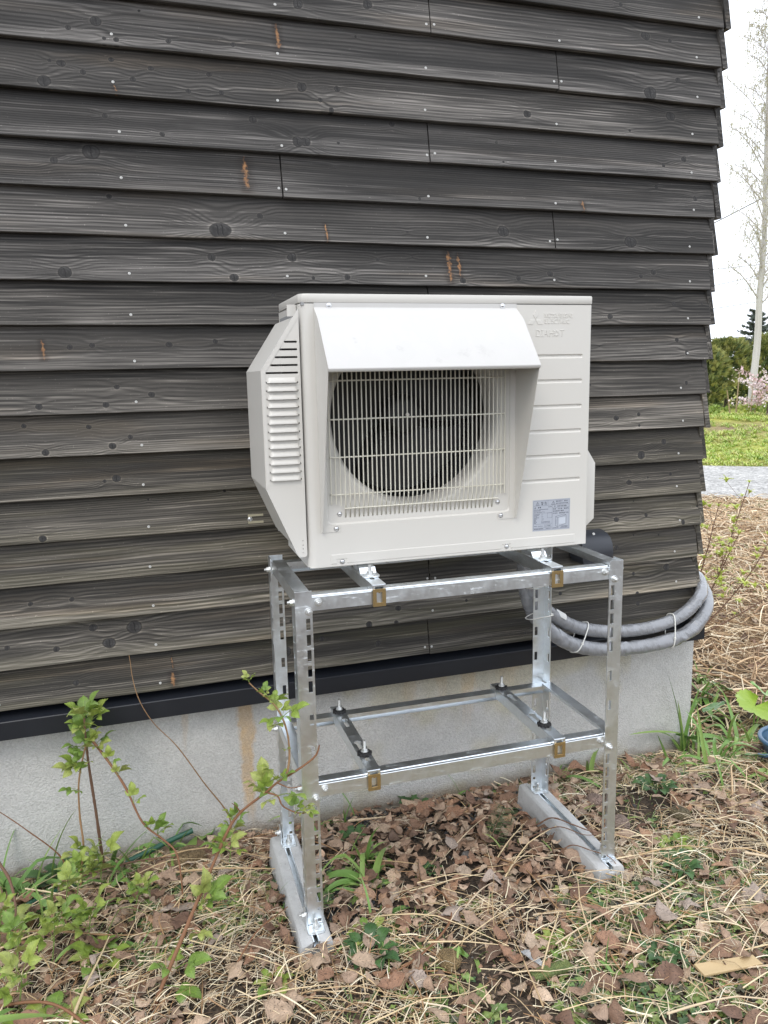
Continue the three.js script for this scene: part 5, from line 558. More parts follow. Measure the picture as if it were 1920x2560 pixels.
// strap-leaved tufts along the footing and through the litter
const BL = [0, 1, 2, 3, 4, 5].map((k) => bladeGeo(1, [0.1, 0.075, 0.12, 0.06, 0.09, 0.07][k], [1.9, 1.1, 2.5, 0.7, 1.5, 2.9][k], { seg: 10, lift: [1.15, 1.3, 0.9, 1.4, 0.75, 1.2][k], kink: k === 1 ? 1.1 : k === 4 ? 0.5 : 0, seed: k + 1, fold: 0.35, twist: 0.6 }));
{
  const R = rng(606);
  const tuftAt = (x, z, n, len, label, cat = 'grass', group = 'strap leaved tufts', tone = 0, spread = 0.9) => { const p = thing('grass_tuft', label, cat, group, [x, gh(x, z) - 0.006, z]), bias = z < 0.1 && x < 1.5 ? -1.57 : R() * 6.28; for (let i = 0; i < n; i++) { const a = bias + (R() - 0.5) * 4.6, m = shadows(new THREE.Mesh(BL[Math.floor(R() * 6)], GRASSM[(tone + Math.floor(R() * 2)) % 4])); m.name = 'blade'; m.rotation.set((R() - 0.5) * 0.7, a, (R() - 0.45) * 0.5, 'YXZ'); m.position.set((R() - 0.5) * 0.06, 0, (R() - 0.5) * 0.05); const L = len * (0.4 + 1.0 * R()); m.scale.set(L, L, L); p.add(m); } };
  const list = [[-0.88, 0.05, 16, 0.22, 'dark strap-leaved tuft at the foot of the wall, leftmost'], [-0.78, 0.02, 16, 0.21, 'dark strap-leaved tuft at the wall, second from the left'], [-0.7, 0.1, 15, 0.19, 'dark strap-leaved tuft left of the leafy cane'], [-0.6, 0.0, 16, 0.2, 'dark strap-leaved tuft around the foot of the brown cane'], [-0.52, 0.04, 14, 0.18, 'dark strap-leaved tuft beside the green hose, right of the canes'], [-0.4, -0.02, 20, 0.2, 'dense strap-leaved tuft at the wall beside the end of the green hose'], [-0.3, -0.02, 6, 0.17, 'narrow tuft at the wall below the rust stain'], [-0.6, 0.44, 9, 0.15, 'broad-bladed tuft in the litter at left'], [-0.9, 0.42, 8, 0.17, 'broad-bladed tuft at the left picture edge'], [-0.5, 0.5, 7, 0.14, 'short tuft left of the large cane'], [-0.93, 0.82, 10, 0.3, 'tall blue-green tuft in the bottom left corner'], [-0.62, 0.6, 5, 0.2, 'upright narrow blades left of the large cane'], [-0.14, 0.46, 6, 0.1, 'small tuft just left of the left concrete foot'], [0.06, 0.02, 18, 0.18, 'broad tuft at the wall just behind the left legs'], [0.0, 0.0, 6, 0.15, 'tuft behind the rear left leg'], [0.2, -0.01, 6, 0.12, 'few blades at the wall under the lower tier'], [0.14, 0.3, 18, 0.21, 'wide spreading tuft between the feet, near the left one'], [0.12, 0.45, 16, 0.19, 'spreading bright tuft beside the left concrete foot'], [0.11, 0.6, 8, 0.13, 'small bright tuft at the front of the left concrete foot'], [0.07, 0.7, 7, 0.1, 'fine tuft at the near end of the left foot'], [0.62, -0.02, 7, 0.16, 'tall thin tuft at the wall left of the right foot'], [1.02, -0.01, 8, 0.2, 'thin tuft at the wall right of the rear right leg'], [1.12, 0.0, 6, 0.17, 'thin tuft behind the big curled leaf'], [1.5, 0.04, 9, 0.16, 'low bright tuft below the tall grass at the house corner'], [1.66, 0.12, 18, 0.2, 'spreading grass right of the house corner'], [1.55, 0.16, 15, 0.2, 'flattened grass in front of the house corner'], [1.82, 0.0, 18, 0.2, 'grass among straw past the house corner'], [1.42, 0.2, 7, 0.2, 'long arching grass in front of the footing at right'], [2.0, -0.4, 10, 0.2, 'grass beside the house under the bent stalks'], [2.3, -0.2, 10, 0.2, 'grass clump near the right picture edge'], [-0.84, 0.15, 12, 0.17, 'green tuft over the garden hose at the left'], [-0.74, 0.24, 11, 0.15, 'green tuft in front of the hose below the leafy cane'], [-0.66, 0.3, 9, 0.13, 'small green tuft in the litter below the pale cane'], [-0.96, 0.6, 9, 0.2, 'long blades at the left picture edge above the bottom corner'], [1.75, 0.3, 14, 0.18, 'green grass left of the blue tub'], [1.6, 0.34, 10, 0.15, 'flattened green blades in front of the round leaves'], [1.9, -0.25, 13, 0.2, 'green grass behind the round-leaved plant'], [1.72, -0.1, 12, 0.18, 'green grass just right of the house corner'], [2.15, -0.6, 12, 0.2, 'green grass in the straw behind the house corner'], [1.85, 0.08, 12, 0.16, 'green grass right of the blue tub and behind it'], [1.45, 0.32, 8, 0.14, 'thin arching blades right of the stand'], [0.3, 0.8, 6, 0.1, 'small grass tuft in the foreground middle'], [0.6, 0.99, 6, 0.08, 'small grass tuft at the bottom edge right of the middle']];
  list.forEach(([x, z, n, l, lab], i) => tuftAt(x, z, n, l, lab, 'grass', 'strap leaved tufts', x > 1 ? 1 : i % 3 === 0 ? 0 : 1));
  // the tall grass at the house corner
  const p = thing('tall_grass', 'tall upright grass clump standing against the footing near the house corner', 'grass', null, [1.585, gh(1.585, -0.02), -0.02]);
  for (const [len, lift, arch, yaw, k] of [[0.36, 1.75, 0.25, 2.9, 0], [0.3, 1.6, 0.5, 0.3, 1], [0.26, 2.0, 0.2, 3.4, 2], [0.32, 1.45, 0.9, 5.7, 1], [0.22, 1.3, 1.2, 1.0, 2], [0.24, 1.9, 1.6, 3.0, 1], [0.2, 1.2, 1.0, 2.1, 2]]) { const m = part('blade', bladeGeo(len, 0.018, arch, { lift: Math.min(lift, 1.5), seg: 10, seed: len * 30 }), GRASSM[k], p); m.rotation.y = yaw; }
  const q = part('blade', bladeGeo(0.26, 0.016, 0.35, { lift: 0.35, seg: 10 }), GRASSM[2], p); q.rotation.y = Math.PI; q.position.y = 0.1;
}
// butterbur-like round leaves at the right, and small foreground plants
{
  const round = (() => { const pos = [0, 0, 0], uv = [0.5, 0.5], idx = [], N = 40; for (let i = 0; i <= N; i++) { const a = 0.25 + i / N * (Math.PI * 2 - 0.5), k = 1 + 0.05 * (i % 2 ? 1 : -1) + 0.08 * (vn(i * 0.5, 3) - 0.5); for (const r of [0.55, 1]) { pos.push(Math.cos(a) * r * k, 0.1 * r * r + 0.06 * Math.sin(a * 5) * r, Math.sin(a) * r * k); uv.push(0.5 + Math.cos(a) * r * 0.5, 0.5 + Math.sin(a) * r * 0.5); } } for (let i = 0; i < N; i++) { const a = 1 + i * 2; idx.push(0, a + 2, a, a, a + 2, a + 1, a + 1, a + 2, a + 3); } const g = new THREE.BufferGeometry(); g.setAttribute('position', new THREE.Float32BufferAttribute(pos, 3)); g.setAttribute('uv', new THREE.Float32BufferAttribute(uv, 2)); g.setIndex(idx); g.computeVertexNormals(); return g; })();
  const BUT = [[0.2, 0.42, 0.05], [0.34, 0.5, 0.06], [0.11, 0.26, 0.05]].map((c) => phy({ color: lin(...c), roughness: 0.5, transmission: 0.35, thickness: 0, side: THREE.DoubleSide }));
  const R = rng(12);
  for (const [x, z, leaves, lab] of [[1.97, -0.06, [[0.0, 0.13, 0.0, 0.085, 1], [0.1, 0.15, -0.05, 0.07, 0], [-0.12, 0.1, -0.1, 0.05, 2], [0.12, 0.12, 0.1, 0.06, 1]], 'round-leaved yellow-green plant at the right picture edge'], [1.72, 0.22, [[0, 0.05, 0, 0.05, 2], [0.1, 0.06, 0.05, 0.045, 0], [0.16, 0.05, -0.06, 0.04, 0]], 'low round-leaved plant in front of the house corner'], [1.62, -0.03, [[0, 0.08, 0, 0.055, 2], [0.06, 0.04, 0.05, 0.045, 0]], 'single round dark leaf behind the tall grass'], [1.98, -0.35, [[0, 0.06, 0, 0.05, 2], [-0.14, 0.05, -0.1, 0.045, 0], [0.12, 0.06, -0.05, 0.05, 2]], 'low round leaves past the house corner']]) {
    const p = thing('butterbur', lab, 'plant', 'round leaved plants', [x, gh(x, z), z]); for (const [dx, y, dz, s, k] of leaves) { part('stalk', taper([[0, -0.01, 0], [dx * 0.6, y * 0.6, dz * 0.6], [dx, y, dz]], 0.004, 0.003, 8, 6), GRASSM[2], p); const m = part('leaf', round, BUT[k], p); m.position.set(dx, y, dz); m.scale.setScalar(s); m.rotation.set(0.35 + R() * 0.2, R() * 6, -0.15 + R() * 0.3, 'YXZ'); } }
  const fern = (x, z, s, lab, mats, n, name = 'weed') => { const p = thing(name, lab, 'weed', 'foreground weeds', [x, gh(x, z), z]); for (let i = 0; i < n; i++) { const a = i / n * 6.28 + R() * 0.4; leafOn(p, RLEAF[i % 3], mats[i % mats.length], V(x, gh(x, z) + 0.01, z), V(Math.cos(a), 0.45, Math.sin(a)), s * (0.8 + 0.4 * R())); } };
  const W1 = [[0.1, 0.22, 0.06], [0.07, 0.17, 0.05]].map((c) => phy({ color: lin(...c), map: greenTex, roughness: 0.55, transmission: 0.2, thickness: 0, side: THREE.DoubleSide }));
  fern(0.045, 0.735, 0.07, 'dark green lobed weed in front of the left concrete foot', W1, 9); fern(0.06, 0.67, 0.05, 'bright small weed at the corner of the left concrete foot', GREENS, 8); fern(0.74, 0.97, 0.05, 'small green weed right of the middle of the foreground', W1, 7); fern(0.33, 0.43, 0.035, 'small weed between the feet', W1, 7); fern(1.0, 0.7, 0.06, 'dark weed at the right picture edge in the foreground', W1, 8); fern(0.66, 0.8, 0.04, 'small weed beside the patch of bare grit', W1, 7); fern(-0.2, 0.75, 0.05, 'small weed in the foreground right of the large cane', GREENS, 6); fern(-0.72, 0.02, 0.1, 'leafy weed at the wall left of the leafy cane', W1, 8); fern(-0.86, 0.28, 0.09, 'leafy weed in front of the hose at the left edge', GREENS, 8); fern(-0.6, 0.5, 0.07, 'bright leafy weed among the fallen canes', GREENS, 7); fern(-0.7, 0.72, 0.08, 'bright leafy weed at the bottom left', GREENS, 8); fern(0.16, 0.16, 0.05, 'weed behind the spreading tuft between the feet', W1, 7); fern(0.86, 0.75, 0.045, 'small weed in front of the right concrete foot', W1, 7); fern(1.05, 0.6, 0.05, 'small weed right of the front right leg', GREENS, 7); fern(0.5, 0.85, 0.05, 'small bright weed above the moss strip', GREENS, 7); fern(1.25, 0.25, 0.06, 'weed in the straw right of the pinkish stones', W1, 8); fern(0.44, -0.02, 0.06, 'dark leafy weed at the wall between the legs', W1, 5);
  { const x = 0.55, z = 0.35, p = thing('fir_sprig', 'small green fir sprig standing in the leaves between the feet', 'sprig', null, [x, gh(x, z), z]), N = []; part('stem', taper([[0, -0.01, 0], [0.02, 0.05, 0.0], [0.06, 0.12, -0.01]], 0.002, 0.001, 8, 5), TWIG[1], p); for (let i = 0; i < 70; i++) { const t = i / 70, c = [0.005 + 0.058 * t, 0.01 + 0.112 * t, -0.01 * t], s = i % 2 ? 1 : -1; N.push(taper([c, [c[0] + 0.014 * s + 0.006, c[1] + 0.008, c[2] + 0.02 * s * (0.5 + R())], [c[0] + 0.026 * s + 0.012, c[1] + 0.01 - 0.006 * R(), c[2] + 0.03 * s]], 0.0008, 0.0004, 2, 3)); } part('needles', merge(N), std({ color: lin(0.07, 0.14, 0.05), roughness: 0.6 }), p).userData.kind = 'stuff'; }
  { const x = -0.34, z = 0.86, p = thing('blue_flower', 'tiny blue flower in the straw at the bottom edge', 'flower', null, [x, gh(x, z) + 0.01, z]); const pm = std({ color: lin(0.12, 0.2, 0.6), roughness: 0.6 }); for (let i = 0; i < 6; i++) { const m = part('petal', leafGeo(0.013, 0.006, { seg: 4, curl: 0.4 }), pm, p); m.rotation.set(0, i * 1.05, 0.3); m.position.y = 0.012; } part('stem', taper([[0, -0.012, 0], [0, 0.012, 0]], 0.001, 0.001, 2, 5), GRASSM[1], p); }
}
// ---------------------------------------------------------------- odd things on the ground
{
  const R = rng(55);
  const stone = (x, z, s, c, lab, flat = 0.7) => { const g = new THREE.IcosahedronGeometry(1, 4), p = g.attributes.position, k = R() * 20; for (let i = 0; i < p.count; i++) { const v = V(p.getX(i), p.getY(i), p.getZ(i)), n = 0.82 + 0.3 * fbm(v.x * 1.3 + k, v.y * 1.3 + v.z * 1.1 + k, 3) + 0.05 * vn(v.x * 9 + k, v.y * 9 + v.z * 7); p.setXYZ(i, v.x * n, v.y * n * flat, v.z * n * 0.9); } g.computeVertexNormals(); const m = one('stone', g, std({ color: lin(...c), roughness: 0.9, bumpMap: stoneBump, bumpScale: 0.02 }), lab, 'stone', 'stones'); m.position.set(x, gh(x, z) + 0.008 + s * 0.3, z); m.scale.setScalar(s); m.rotation.y = R() * 6; };
  const stoneBump = data(256, 256, (i, j, c) => { c[0] = c[1] = c[2] = fbm(i / 9, j / 9, 4); });
  stone(0.225, 0.82, 0.032, [0.3, 0.21, 0.1], 'rounded ochre stone in the foreground middle'); stone(1.0, 0.26, 0.036, [0.36, 0.26, 0.21], 'rough pinkish stone right of the right concrete foot'); stone(0.99, 0.42, 0.034, [0.36, 0.27, 0.22], 'second pinkish stone right of the right concrete foot, nearer the front leg'); stone(1.2, 0.45, 0.036, [0.17, 0.14, 0.08], 'dark mossy stone right of the stand'); stone(-0.35, 0.09, 0.055, [0.24, 0.17, 0.09], 'brown stone among leaves below the arching cane'); stone(0.46, 0.4, 0.02, [0.3, 0.28, 0.26], 'small grey stone between the feet');
  const pl = one('wood_scrap', prismY([[-0.075, -0.02], [0.085, -0.012], [0.09, 0.018], [-0.072, 0.016]], 0, 0.006, 0.001), std({ color: lin(0.62, 0.46, 0.25), roughness: 0.7, map: data(256, 64, (i, j, c) => { const v = 0.8 + 0.2 * fbm(i / 40, j / 2.2, 3); c[0] = c[1] = c[2] = v; }, true) }), 'pale flat wood scrap lying in the lower right corner', 'wood scrap'); pl.position.set(0.835, gh(0.835, 1.075) + 0.032, 1.075); pl.rotation.set(0.08, -0.05, -0.03);
  const film = one('plastic_scrap', leafGeo(0.07, 0.03, { seg: 10, curl: 0.3, ripple: 0.08, fold: 0.3 }), phy({ color: lin(0.75, 0.78, 0.8), roughness: 0.15, transmission: 0.6, thickness: 0, side: THREE.DoubleSide }), 'crumpled clear plastic scrap in the foreground', 'plastic scrap'); film.position.set(0.4, gh(0.4, 0.9) + 0.032, 0.87); film.rotation.y = -1.1;
  const pad = one('moss_strip', (() => { const g = new RoundedBoxGeometry(0.11, 0.012, 0.034, 5, 0.006), p = g.attributes.position; for (let i = 0; i < p.count; i++) p.setY(i, p.getY(i) + 0.006 * (vn(p.getX(i) * 300, p.getZ(i) * 300) - 0.5)); g.computeVertexNormals(); return g; })(), std({ map: data(256, 128, (i, j, c) => { const n = fbm(i / 5, j / 5, 3), q = fbm(i / 24 + 4, j / 24, 3); c[0] = s8(0.1 + 0.16 * n + 0.12 * q); c[1] = s8(0.17 + 0.2 * n + 0.06 * q); c[2] = s8(0.07 + 0.06 * n); }, true), roughness: 1, bumpMap: stoneBump, bumpScale: 0.012 }), 'strip of fuzzy green moss in the foreground beside the plastic scrap', 'moss'); pad.position.set(0.44, gh(0.44, 0.95) + 0.024, 0.94); pad.rotation.y = 0.05;
  const stick = (pts, r, lab, m, grp) => one('twig', taper(pts, r, r * 0.5, 40, 6, 0.6), m, lab, 'twig', grp);
  const G = (x, z, d = 0.02) => [x, gh(x, z) + d, z];
  stick([[0.68, 0.06, 0.34], [0.72, 0.09, 0.37], [0.75, 0.122, 0.4], [0.79, 0.125, 0.46], [0.82, 0.122, 0.5], [0.845, 0.117, 0.515]], 0.003, 'rooty brown twig lying across the right concrete foot', TWIG[1], 'twigs'); stick([[0.66, 0.05, 0.38], [0.71, 0.088, 0.41], [0.75, 0.12, 0.45], [0.8, 0.118, 0.51], [0.84, 0.116, 0.52]], 0.0024, 'second twig across the right concrete foot', TWIG[1], 'twigs'); stick([[0.69, 0.07, 0.52], [0.735, 0.115, 0.54], [0.77, 0.122, 0.59], [0.81, 0.116, 0.64], [0.83, 0.07, 0.67]], 0.0022, 'twig hanging over the near end of the right concrete foot', TWIG[1], 'twigs');
  stick([G(0.05, 0.83), G(0.15, 0.8, 0.03), G(0.27, 0.72, 0.045), G(0.3, 0.6, 0.03), G(0.27, 0.5, 0.02)], 0.0034, 'curved reddish twig in the foreground middle', TWIG[0], 'twigs'); stick([G(0.5, 0.42), G(0.56, 0.58, 0.04), G(0.57, 0.78, 0.03), G(0.64, 0.98, 0.02)], 0.0026, 'long thin yellowish stem lying towards the viewer', TWIG[2], 'twigs'); stick([G(0.62, 0.78, 0.02), G(0.8, 0.8, 0.03), G(1.02, 0.74, 0.03)], 0.003, 'long white peeled stick right of the grit patch', STRAWM[1], 'twigs'); stick([G(-0.9, 0.6), G(-0.7, 0.68, 0.05), G(-0.55, 0.85, 0.03), G(-0.4, 0.98, 0.02)], 0.004, 'brown cane lying along the bottom left', TWIG[0], 'twigs'); stick([G(-0.92, 0.35, 0.06), G(-0.75, 0.4, 0.07), G(-0.5, 0.45, 0.03), G(-0.25, 0.42, 0.02)], 0.003, 'brown cane lying across the litter at left', TWIG[2], 'twigs'); stick([G(-0.88, 0.12, 0.16), G(-0.84, 0.2, 0.12), G(-0.82, 0.3, 0.06), G(-0.85, 0.45, 0.03)], 0.0045, 'dark red bent cane at the left picture edge', TWIG[1], 'twigs'); stick([G(-0.75, 0.1, 0.04), G(-0.5, 0.08, 0.05), G(-0.3, 0.1, 0.03)], 0.004, 'dark stick lying along the wall at left', TWIG[1], 'twigs'); stick([G(0.18, 0.03, 0.03), G(0.28, 0.04, 0.025), G(0.34, 0.045, 0.02)], 0.005, 'short thick broken stalk behind the left legs', STRAWM[3], 'twigs'); stick([G(-0.3, 0.7, 0.02), G(-0.22, 0.62, 0.06), G(-0.12, 0.52, 0.05)], 0.0026, 'thin brown twig right of the large cane', TWIG[0], 'twigs');
  const hose = [[-1.1, 0.35], [-0.874, 0.226], [-0.764, 0.125], [-0.638, 0.055], [-0.501, 0.017], [-0.4, -0.018], [-0.33, -0.03]].map(([x, z], i) => [x, gh(x, z) + 0.02 + (i > 3 ? 0.02 * (i - 3) : 0), z]);
  one('garden_hose', tube(hose, 0.0085, 60, 10), phy({ color: lin(0.03, 0.105, 0.07), roughness: 0.4 }), 'dark green garden hose lying along the wall at left', 'hose');
  const tub = thing('blue_tub', 'blue plastic tub with a rolled rim, cut by the right picture edge', 'tub', null, [1.905, gh(1.9, 0.21), 0.215]), TB = phy({ color: lin(0.05, 0.115, 0.2), roughness: 0.35, clearcoat: 0.3 });
  part('bowl', new THREE.LatheGeometry([[0, 0.005], [0.085, 0.005], [0.1, 0.02], [0.118, 0.09], [0.116, 0.09], [0.097, 0.022], [0, 0.01]].map((p) => new THREE.Vector2(...p)), 48), TB, tub); part('rim', new THREE.TorusGeometry(0.121, 0.009, 10, 60).rotateX(Math.PI / 2).translate(0, 0.09, 0), TB, tub); part('handle', new THREE.TorusGeometry(0.04, 0.007, 8, 24, Math.PI * 1.2).rotateY(0.2).rotateX(1.2).translate(-0.135, 0.075, 0.02), TB, tub);
}
console.log('plants done');
// ---------------------------------------------------------------- the open side: budding shrub, hedge, birch, cherry, wires
{
  const R = rng(314);
  const sh = thing('budding_shrub', 'sparse shrub with fresh yellow-green buds beyond the house corner', 'shrub', null, [2.5, 0, -1.15]);
  const BUD = phy({ color: lin(0.62, 0.7, 0.17), roughness: 0.55, transmission: 0.4, thickness: 0, side: THREE.DoubleSide }), o = sh.position, budG = merge([0, 1, 2, 3, 4, 5, 6].map((k) => leafGeo(0.6 + 0.5 * vn(k * 3.3, 1), 0.34, { seg: 6, curl: 0.7, fold: 0.3, seed: k, ripple: 0.06 }).rotateZ(0.35 + 0.9 * vn(k * 2.1, 5)).rotateY(k * 2.3)));
  const stems = [[[0, -0.02, 0], [0.14, 0.22, 0.0], [0.26, 0.42, -0.03], [0.35, 0.62, -0.05], [0.44, 0.86, -0.06]], [[0, -0.02, 0], [0.12, 0.25, 0.03], [0.2, 0.45, 0.06], [0.26, 0.6, 0.08]], [[0.02, -0.02, 0], [0.22, 0.2, 0.06], [0.4, 0.42, 0.08], [0.55, 0.68, 0.08]], [[0, -0.02, 0], [0.02, 0.3, -0.08], [0.04, 0.55, -0.1], [0.07, 0.72, -0.12]], [[0, -0.02, 0.02], [0.3, 0.16, 0.12], [0.5, 0.3, 0.18], [0.66, 0.44, 0.2]], [[0.0, 0, 0], [0.08, 0.3, -0.02], [0.1, 0.5, 0.02], [0.18, 0.75, 0.0]]];
  for (const st of stems) { part('stem', taper(st, 0.0055, 0.0018, 24, 5, 0.4), TWIG[1], sh); for (let i = 0; i < 14; i++) { const t = 0.3 + 0.7 * (i + R() * 0.6) / 14, c = along(st, Math.min(1, t)), d = V(R() - 0.5, 0.4 + R() * 0.4, R() - 0.5).multiplyScalar(0.05 + 0.14 * R()), e = c.clone().add(d); if (i < 13) part('twig', taper([c.toArray(), c.clone().lerp(e, 0.6).toArray(), e.toArray()], 0.0016, 0.001, 3, 4), TWIG[1], sh); const m = part('bud', budG, BUD, sh); m.position.copy(i < 13 ? e : along(st, 1)); m.scale.setScalar(0.018 + 0.036 * R()); m.rotation.y = R() * 6; m.rotation.z = (R() - 0.5) * 0.6; } }

  // foliage for conifers: short needle sprays
  const spray = merge([-0.7, -0.35, 0, 0.35, 0.7].map((a, i) => leafGeo(1 - Math.abs(a) * 0.4, 0.2, { seg: 3, curl: 0.3, seed: i }).rotateY(a)));
  const GREEN2 = [[0.22, 0.26, 0.075], [0.32, 0.34, 0.09], [0.12, 0.17, 0.06], [0.44, 0.43, 0.13]].map((c) => phy({ color: lin(...c), roughness: 0.75, transmission: 0.15, thickness: 0, side: THREE.DoubleSide }));
  const BARK = std({ color: lin(0.12, 0.09, 0.07), roughness: 0.9 });
  function mass(name, geo, mat, n, seed, f, parent) { const Q = rng(seed), g = [], m = new THREE.Matrix4(); for (let i = 0; i < n; i++) { const p = f(Q, i); if (!p) continue; const q = dirQ(p[1], p[3] || 0); m.compose(p[0], q, V(p[2], p[2], p[2])); g.push(geo.clone().applyMatrix4(m)); } return part(name, merge(g), mat, parent); }
  function hedgeTree(x, z, h, r, lab, seed) { const y = gh(x, z), t = thing('evergreen_shrub', lab, 'shrub', 'evergreens beyond the lawn', [x, y, z]); part('trunk', taper([[0, -0.05, 0], [0.03, h * 0.5, 0], [0, h * 0.9, 0]], 0.06, 0.02, 8, 6), BARK, t); for (let k = 0; k < 4; k++) mass('foliage', spray, GREEN2[k], 420, seed + k, (Q) => { const u = Math.pow(Q(), 0.8), a = Q() * 6.28, hh = u * h, prof = Math.sqrt(Math.max(0.02, 1 - Math.pow(Math.max(0, u - 0.25) / 0.78, 2))) * (0.85 + 0.3 * vn(a * 2 + seed, u * 5)), rr = r * prof * Math.pow(Q(), k === 2 ? 0.9 : 0.35); if ((k === 1 || k === 3) && Q() > u + 0.15) return null; const c = V(Math.cos(a) * rr, hh, Math.sin(a) * rr); return [c, V(Math.cos(a), 0.5 + 0.7 * Q(), Math.sin(a)), 0.12 + 0.14 * Q(), Q() * 3]; }, t); }
  hedgeTree(15.7, -17.2, 1.75, 0.95, 'dense olive evergreen next to the house edge beyond the lawn', 10); hedgeTree(16.9, -17.4, 1.95, 1.0, 'dense olive evergreen in the middle of the row beyond the lawn', 20); hedgeTree(18.3, -17.0, 2.1, 1.1, 'dense olive evergreen right of the birch trunk', 30); hedgeTree(14.5, -17.6, 1.8, 1.0, 'evergreen mostly hidden behind the house edge', 40); hedgeTree(19.9, -16.6, 2.2, 1.1, 'evergreen at the far right of the row', 50);
  { const x = 20.3, z = -20, h = 3.3, t = thing('fir_tree', 'dark pointed fir rising behind the evergreens and the birch trunk', 'fir', null, [x, gh(x, z), z]); part('trunk', taper([[0, 0, 0], [0.02, h * 0.5, 0], [0, h, 0]], 0.07, 0.015, 8, 6), BARK, t); const fm = std({ color: lin(0.1, 0.125, 0.1), roughness: 0.9, side: THREE.DoubleSide }); for (let l = 0; l < 13; l++) { for (let b = 0; b < 6; b++) { const a = b * 1.05 + l * 0.7 + hash2(l, b), y = 0.9 + (h - 1.0) * (l + (hash2(b, l * 3) - 0.5) * 1.1) / 13, L = ((1 - l / 13.5) * 1.1 + 0.1) * (0.65 + 0.6 * hash2(l * 5, b * 7)); mass('bough', spray, fm, 9, l * 10 + b, (Q, i) => { const q = (i + 1) / 9, c = V(Math.cos(a) * L * q, y + 0.22 * q * q * L - 0.05, Math.sin(a) * L * q); return [c, V(Math.cos(a + (Q() - 0.5)), 0.3, Math.sin(a + (Q() - 0.5))), 0.14 + 0.1 * (1 - q), Q() * 3]; }, t); } } }
  // bare deciduous bush
  { const x = 17.6, z = -20.5, y = gh(x, z), t = thing('bare_bush', 'leafless twiggy bush showing above the evergreens by the house edge', 'bush', null, [x, y, z]); const Q = rng(8); for (let i = 0; i < 26; i++) { const a = Q() * 6.28, s = 0.25 + Q() * 0.8, h = 1.9 + Q() * 0.9, tip = [Math.cos(a) * s, h, Math.sin(a) * s], mid = [Math.cos(a) * s * 0.45, h * 0.55, Math.sin(a) * s * 0.45]; part('branch', merge([taper([[0, -0.05, 0], mid, tip], 0.018, 0.005, 8, 4), ...[0, 1, 2, 3].map((k) => { const f = 0.5 + k * 0.13, c = [tip[0] * f, h * (0.35 + f * 0.62), tip[2] * f]; return taper([c, [c[0] + (Q() - 0.5) * 0.3, c[1] + 0.25, c[2] + (Q() - 0.5) * 0.3], [c[0] + (Q() - 0.5) * 0.5, c[1] + 0.45, c[2]]], 0.007, 0.003, 3, 3); })]), std({ color: lin(0.28, 0.24, 0.2), roughness: 0.9 }), t); } }
  // birch: pale trunk, rising limbs and hanging twigs with first leaves
  { const bx = 14.72, bz = -14.0, y = gh(bx, bz), t = thing('birch_tree', 'tall slender birch with white trunk and fine half-bare twigs', 'birch', null, [bx, y, bz]), Q = rng(2024);
    const tex = data(128, 512, (i, j, c) => { const n = fbm(i / 30, j / 14, 3), dash = sst(0.68, 0.78, fbm(i / 26 + 7, j / 3.2, 2)), L = 0.55 * (0.8 + 0.4 * n) * (1 - 0.75 * dash); c[0] = s8(L); c[1] = s8(L * 0.97); c[2] = s8(L * 0.93); }, true); tex.repeat.set(1, 6);
    const tr = [[0, -0.1, 0], [0.02, 0.8, 0], [0.06, 1.7, 0.02], [0.02, 2.9, 0.05], [0.05, 4.3, 0.05], [0.0, 6.0, 0.02], [-0.06, 8.0, 0], [-0.1, 10.5, 0]]; part('trunk', taper(tr, 0.105, 0.025, 60, 10, 0.12, 0.8), std({ map: tex, roughness: 0.85 }), t);
    const LB = std({ color: lin(0.5, 0.47, 0.45), roughness: 0.9 }), TWG = std({ color: lin(0.48, 0.43, 0.39), roughness: 0.9 }), LF = phy({ color: lin(0.55, 0.53, 0.36), roughness: 0.7, transmission: 0.4, thickness: 0, side: THREE.DoubleSide }), leaf = [];
    const lf = leafGeo(1, 0.7, { seg: 2 });
    for (let i = 0; i < 54; i++) { const f = 0.26 + 0.72 * i / 54, b = along(tr, f), a = i * 2.4 + Q(), L = (0.6 + 0.75 * Q()) * (1.15 - 0.5 * f), e = b.clone().add(V(Math.cos(a) * L, L * (0.75 + 0.4 * Q()), Math.sin(a) * L)), m = b.clone().lerp(e, 0.5).add(V(0, 0.1, 0)); const limb = part('limb', taper([b, m, e], 0.024 * (1.15 - f), 0.006, 10, 5), LB, t), tw = [];
      for (let k = 0; k < 22; k++) { const q = 0.15 + 0.85 * k / 22, s = q < 0.5 ? b.clone().lerp(m, q * 2) : m.clone().lerp(e, q * 2 - 1), d = V(Q() - 0.5, 0.15, Q() - 0.5).multiplyScalar(0.5), p2 = s.clone().add(d), p3 = p2.clone().add(V(d.x * 0.5, -0.25 - 0.35 * Q(), d.z * 0.5)); tw.push(taper([s, s.clone().lerp(p2, 0.6).add(V(0, 0.06, 0)), p2, p3], 0.0045, 0.002, 6, 3)); for (let n = 0; n < 9; n++) { const u = 0.3 + 0.7 * Q(), c = u < 0.6 ? s.clone().lerp(p2, u / 0.6) : p2.clone().lerp(p3, (u - 0.6) / 0.4), mm = new THREE.Matrix4().compose(c, new THREE.Quaternion().setFromEuler(new THREE.Euler(Q() * 6, Q() * 6, Q() * 6)), V(1, 1, 1).multiplyScalar(0.026 + 0.022 * Q())); leaf.push(lf.clone().applyMatrix4(mm)); } }
      part('twigs', merge(tw), TWG, limb).userData.kind = 'stuff'; }
    part('crown', merge(leaf), LF, t).userData.kind = 'stuff'; }
